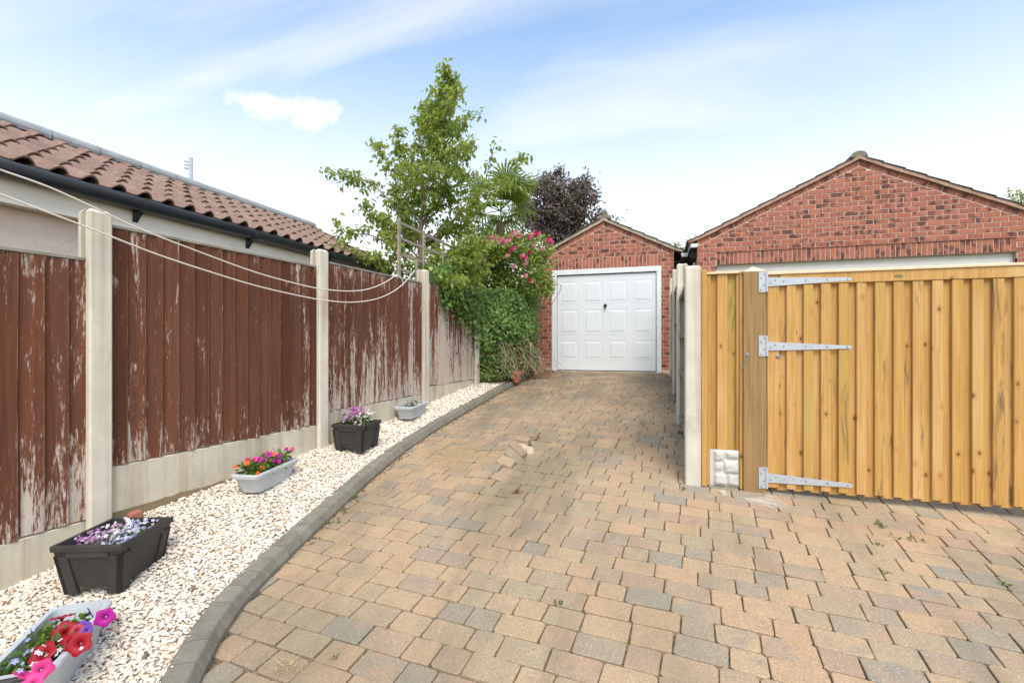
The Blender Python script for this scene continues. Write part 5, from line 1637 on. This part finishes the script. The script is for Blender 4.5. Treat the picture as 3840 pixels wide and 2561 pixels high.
# 1: grey trough with petunias, bottom left corner
root, W1, zs = planter_box(-2.345, 1.315, R(38), .20, .50, .165, .82, M['greypl'], 'pale grey trough of large petunias at the bottom left corner', False, .045, .035, zoff=.0)
mb = MB(); pts = [W1(-.07, -.262, .155), W1(-.05, -.285, .165), W1(.0, -.292, .168), W1(.05, -.285, .165), W1(.07, -.262, .155)]; mb.tube(spline(pts, 4), .011, 8); mb.build('handle', M['charcoal'], root)
pl_ = plant('petunia', 'red, pink and purple petunias in the grey corner trough', 'flowers', W1, zs, (-.075, .075, -.20, .12), 260, .036, .085, seed=3)
def w1px(px, py, dz=0.0):
    z = zg(-2.345, 1.315) + .19 + dz; d = ray(px, py); t = (z - CZ) / d[2]; return (d[0] * t, d[1] * t, z)
for k, (px, py, c, rd, fc) in enumerate([(240, 2368, 'red', .041, (.5, -.55, .8)), (262, 2410, 'red', .034, (.4, -.8, .5)), (298, 2412, 'red', .040, (.6, -.7, .5)), (160, 2448, 'red', .040, (.3, -.6, .8)), (288, 2362, 'rose', .022, (.6, -.6, .6)), (233, 2312, 'rose', .042, (-.25, .2, 1.0)), (338, 2296, 'violet', .024, (.3, .9, .3)), (310, 2352, 'violet', .026, (.8, -.5, .4)), (326, 2362, 'violet', .020, (.7, -.3, .4)), (393, 2314, 'magenta', .036, (.7, -.7, .3)), (158, 2510, 'pink', .033, (.9, -.3, .4)), (95, 2528, 'pink', .034, (.2, .5, .9)), (122, 2556, 'pink', .032, (.4, -.5, .8))]):
    p = w1px(px, py, .0); blossom(p, rd, PET[c], pl_, fc, seed=k)
lb = plant('lobelia', 'pale blue and white lobelia sprays in the grey corner trough', 'flowers', W1, zs, (-.085, .06, -.22, .02), 60, .016, .11, seed=5)
small_flowers('blue_flower', [w1px(px + rnd.gauss(0, 6), py + rnd.gauss(0, 6), rnd.uniform(-.02, .02)) for px, py in [(100, 2450), (95, 2440), (110, 2402), (135, 2370), (60, 2480), (55, 2475), (70, 2490), (40, 2500), (68, 2510), (100, 2440), (62, 2478)]], .011, PET['blue'], lb)
small_flowers('white_flower', [w1px(px + rnd.gauss(0, 7), py + rnd.gauss(0, 7), rnd.uniform(0, .03)) for px, py in [(120, 2430), (140, 2435), (175, 2440), (222, 2410), (230, 2430), (212, 2458), (120, 2495), (170, 2420), (185, 2435), (150, 2450), (298, 2438), (130, 2440), (226, 2408)]], .011, PET['white'], lb)

# 2: large charcoal planter
root, W2, zs = planter_box(-2.815, 1.865, R(20), .325, .385, .262, .80, M['charcoal'], 'large charcoal plastic planter with white and lilac lobelia', True, 0, .075, rim=.010)
pl_ = plant('lobelia', 'white, lilac and pale blue lobelia filling the large charcoal planter', 'flowers', W2, zs, (-.11, .11, -.14, .14), 700, .022, .085, seed=8)
def cloud(Wf, zs, box, n, zr, cond=None):
    out = []
    while len(out) < n:
        u, v = rnd.uniform(box[0], box[1]), rnd.uniform(box[2], box[3])
        if cond is None or cond(u, v): out.append(Wf(u, v, zs + rnd.uniform(*zr)))
    return out
small_flowers('lilac_flower', cloud(W2, zs, (-.13, .0, -.16, .05), 140, (.05, .12)), .0105, PET['lilac'], pl_)
small_flowers('white_flower', cloud(W2, zs, (-.11, .13, -.14, .17), 190, (.05, .12)), .0105, PET['white'], pl_)
small_flowers('blue_flower', cloud(W2, zs, (.0, .13, -.12, .14), 80, (.05, .11)), .0105, PET['blue'], pl_)

# 3: grey trough with impatiens
root, W3, zs = planter_box(-2.905, 3.005, R(10.5), .195, .53, .145, .80, M['greypl'], 'pale grey trough of orange and magenta flowers by the fence', False, .05, .02)
pl_ = plant('busy_lizzie', 'leafy orange and magenta bedding flowers in the middle trough', 'flowers', W3, zs, (-.085, .085, -.245, .235), 520, .040, .115, seed=9, droop=.0)
for k, (u, v, h, c, rd) in enumerate([(-.02, -.21, .12, 'orange', .020), (.085, -.25, .06, 'orange', .02), (-.085, -.24, .10, 'orange', .02), (-.09, -.24, .04, 'orange', .021), (.06, -.15, .07, 'orange', .022), (.0, -.10, .12, 'magenta', .026), (.02, -.06, .10, 'magenta', .026), (.03, -.11, .08, 'pink', .024), (.07, -.03, .09, 'magenta', .022), (.0, .02, .13, 'magenta', .028), (.02, .05, .13, 'orange', .023), (.045, .075, .11, 'magenta', .024), (-.04, -.17, .13, 'rose', .022), (-.01, -.13, .13, 'pink', .022), (.08, .03, .08, 'magenta', .018), (.0, .26, .12, 'magenta', .018), (.04, .28, .12, 'pink', .018), (.02, .29, .10, 'plum', .018), (-.05, .07, .13, 'orange', .022)]):
    blossom(W3(u, v, zs + h), rd, PET[c], pl_, (.4 + rnd.gauss(0, .3), -.7 + rnd.gauss(0, .3), .7), seed=30 + k, depth=.25)

# 4: square charcoal planter
root, W4, zs = planter_box(-2.80, 4.02, R(6), .315, .335, .262, .84, M['charcoal'], 'square charcoal planter with a clump of pink and lilac flowers', True, 0, .04, rim=.010)
pl_ = plant('lobelia', 'bushy pink and lilac lobelia in the square charcoal planter', 'flowers', W4, zs, (-.11, .13, -.13, .10), 420, .030, .15, seed=10)
small_flowers('lilac_flower', cloud(W4, zs, (-.13, .02, -.14, .12), 110, (.08, .20)), .015, PET['lilac'], pl_)
small_flowers('pink_flower', cloud(W4, zs, (-.04, .05, -.10, .08), 70, (.13, .22)), .016, PET['plum'], pl_)
small_flowers('white_flower', cloud(W4, zs, (.0, .15, -.15, .10), 60, (.05, .18)), .014, PET['white'], pl_)

# 5: far grey trough, nearly empty
root, W5, zs = planter_box(-2.86, 5.22, R(7.5), .205, .55, .15, .80, M['greypl'], 'pale grey trough with a few withered plants at the far end of the gravel', False, .04, .01)
q = random.Random(4); P = [W5(q.uniform(-.04, .07), q.uniform(-.18, .12), zs + q.uniform(.0, .075)) for _ in range(70)]
wp = empty('withered_plants', W5(0, 0, zs), 'sparse dark withered seedlings in the far grey trough', 'flowers'); leaves('foliage', P, .035, m_leaf('withered_leaf', [(.03, .035, .015), (.06, .07, .02), (.09, .06, .03)], .15), wp, droop=.2, width=.6)

# dry grass clump at the second fence post
c = fp(1.98, .13, 0); zc = zg(c[0], c[1])
mb = MB()
for _ in range(170):
    a = r_.uniform(-2.4, 1.4); p = np.array([c[0] + r_.gauss(0, .05), c[1] + r_.gauss(0, .07), zc]); L = r_.uniform(.06, .16)
    d = np.array([math.cos(a), math.sin(a), 0]); q1_ = p + d * L * .4 + np.array([0, 0, L * .7]); q2 = p + d * L + np.array([0, 0, L * .45])
    w = np.array([-d[1], d[0], 0]) * .002; mb.add([p - w, p + w, q1_ + w, q1_ - w, q2], [(0, 1, 2, 3), (3, 2, 4)], r_.random())
tag(mb.build('dry_grass', M['straw']), 'clump of dry grass at the foot of the second fence post', 'grass')

# weeds in the paving
WD = [((1252, 1962), 'small leafy weed against the kerb, lowest of the kerb weeds', 9, .030), ((1290, 1915), 'yellow-green weed at the kerb foot opposite the flowering trough', 10, .026), ((1330, 1868), 'sprouting weed at the kerb foot, highest of the kerb weeds', 9, .026),
      ((2608, 1812), 'bright weed at the base of the near concrete gate-side post', 12, .03), ((3305, 1972), 'flat green weed between pavers in front of the gate', 14, .026), ((3360, 2016), 'reddish weed in the pavers right of the flat green weed', 7, .028), ((3408, 2018), 'small green weed beside the reddish weed in the paving', 7, .026), ((3300, 2044), 'dark weed sprig just below the flat green weed', 8, .024),
      ((3462, 2026), 'tiny yellow weed farthest right of the paving weeds near the gate', 5, .018), ((3330, 2152), 'small weed in the open paving right of centre', 6, .02), ((3775, 2195), 'yellow-flowered weed near the right picture edge', 7, .024), ((2092, 2268), 'small bright weed in the middle of the near paving', 8, .022), ((1258, 2466), 'small weed sprig by the dry grass at the lower left of the paving', 6, .02), ((2560, 1838), 'straggly yellowing weed on the drive left of the concrete post', 7, .026), ((2027, 1775), 'tiny weed in a joint just below the lifted paving', 6, .018)]
for (px, py), lab, n_, sz in WD:
    p = on_drive(px, py); zz = zd(p[0], p[1]); PP = [(p[0] + r_.gauss(0, sz * .5), p[1] + r_.gauss(0, sz * .4), zz + r_.uniform(.002, sz * .5)) for _ in range(n_)]
    o = leaves('weed', PP, sz, M['leafS'], None, droop=-.25, width=.45); tag(o, lab, 'weed', 'weeds in the paving')
# dry grass wisp bottom left of the paving, and a brown leaf cluster
p = on_drive(1070, 2500); mb = MB()
for _ in range(70):
    a = r_.uniform(0, 6.28); q0_ = np.array([p[0] + r_.gauss(0, .035), p[1] + r_.gauss(0, .02), zd(p[0], p[1]) + .003]); L = r_.uniform(.03, .085); d = np.array([math.cos(a), math.sin(a), r_.uniform(.05, .45)])
    w = np.array([-d[1], d[0], 0]) * .0013; e = q0_ + d * L; mb.add([q0_ - w, q0_ + w, e], [(0, 1, 2)], r_.random())
tag(mb.build('dry_grass', M['straw']), 'wispy straw-coloured grass tuft at the bottom left of the paving', 'grass')
p = on_drive(1938, 1846); o = leaves('leaf_cluster', [(p[0] + r_.gauss(0, .018), p[1] + r_.gauss(0, .02), zd(p[0], p[1]) + r_.uniform(.003, .015)) for _ in range(60)], .02, M['dryleaf'], None, droop=0); tag(o, 'brown dried leaf cluster lying on the paving below the lump', 'dead leaves', kind='stuff')
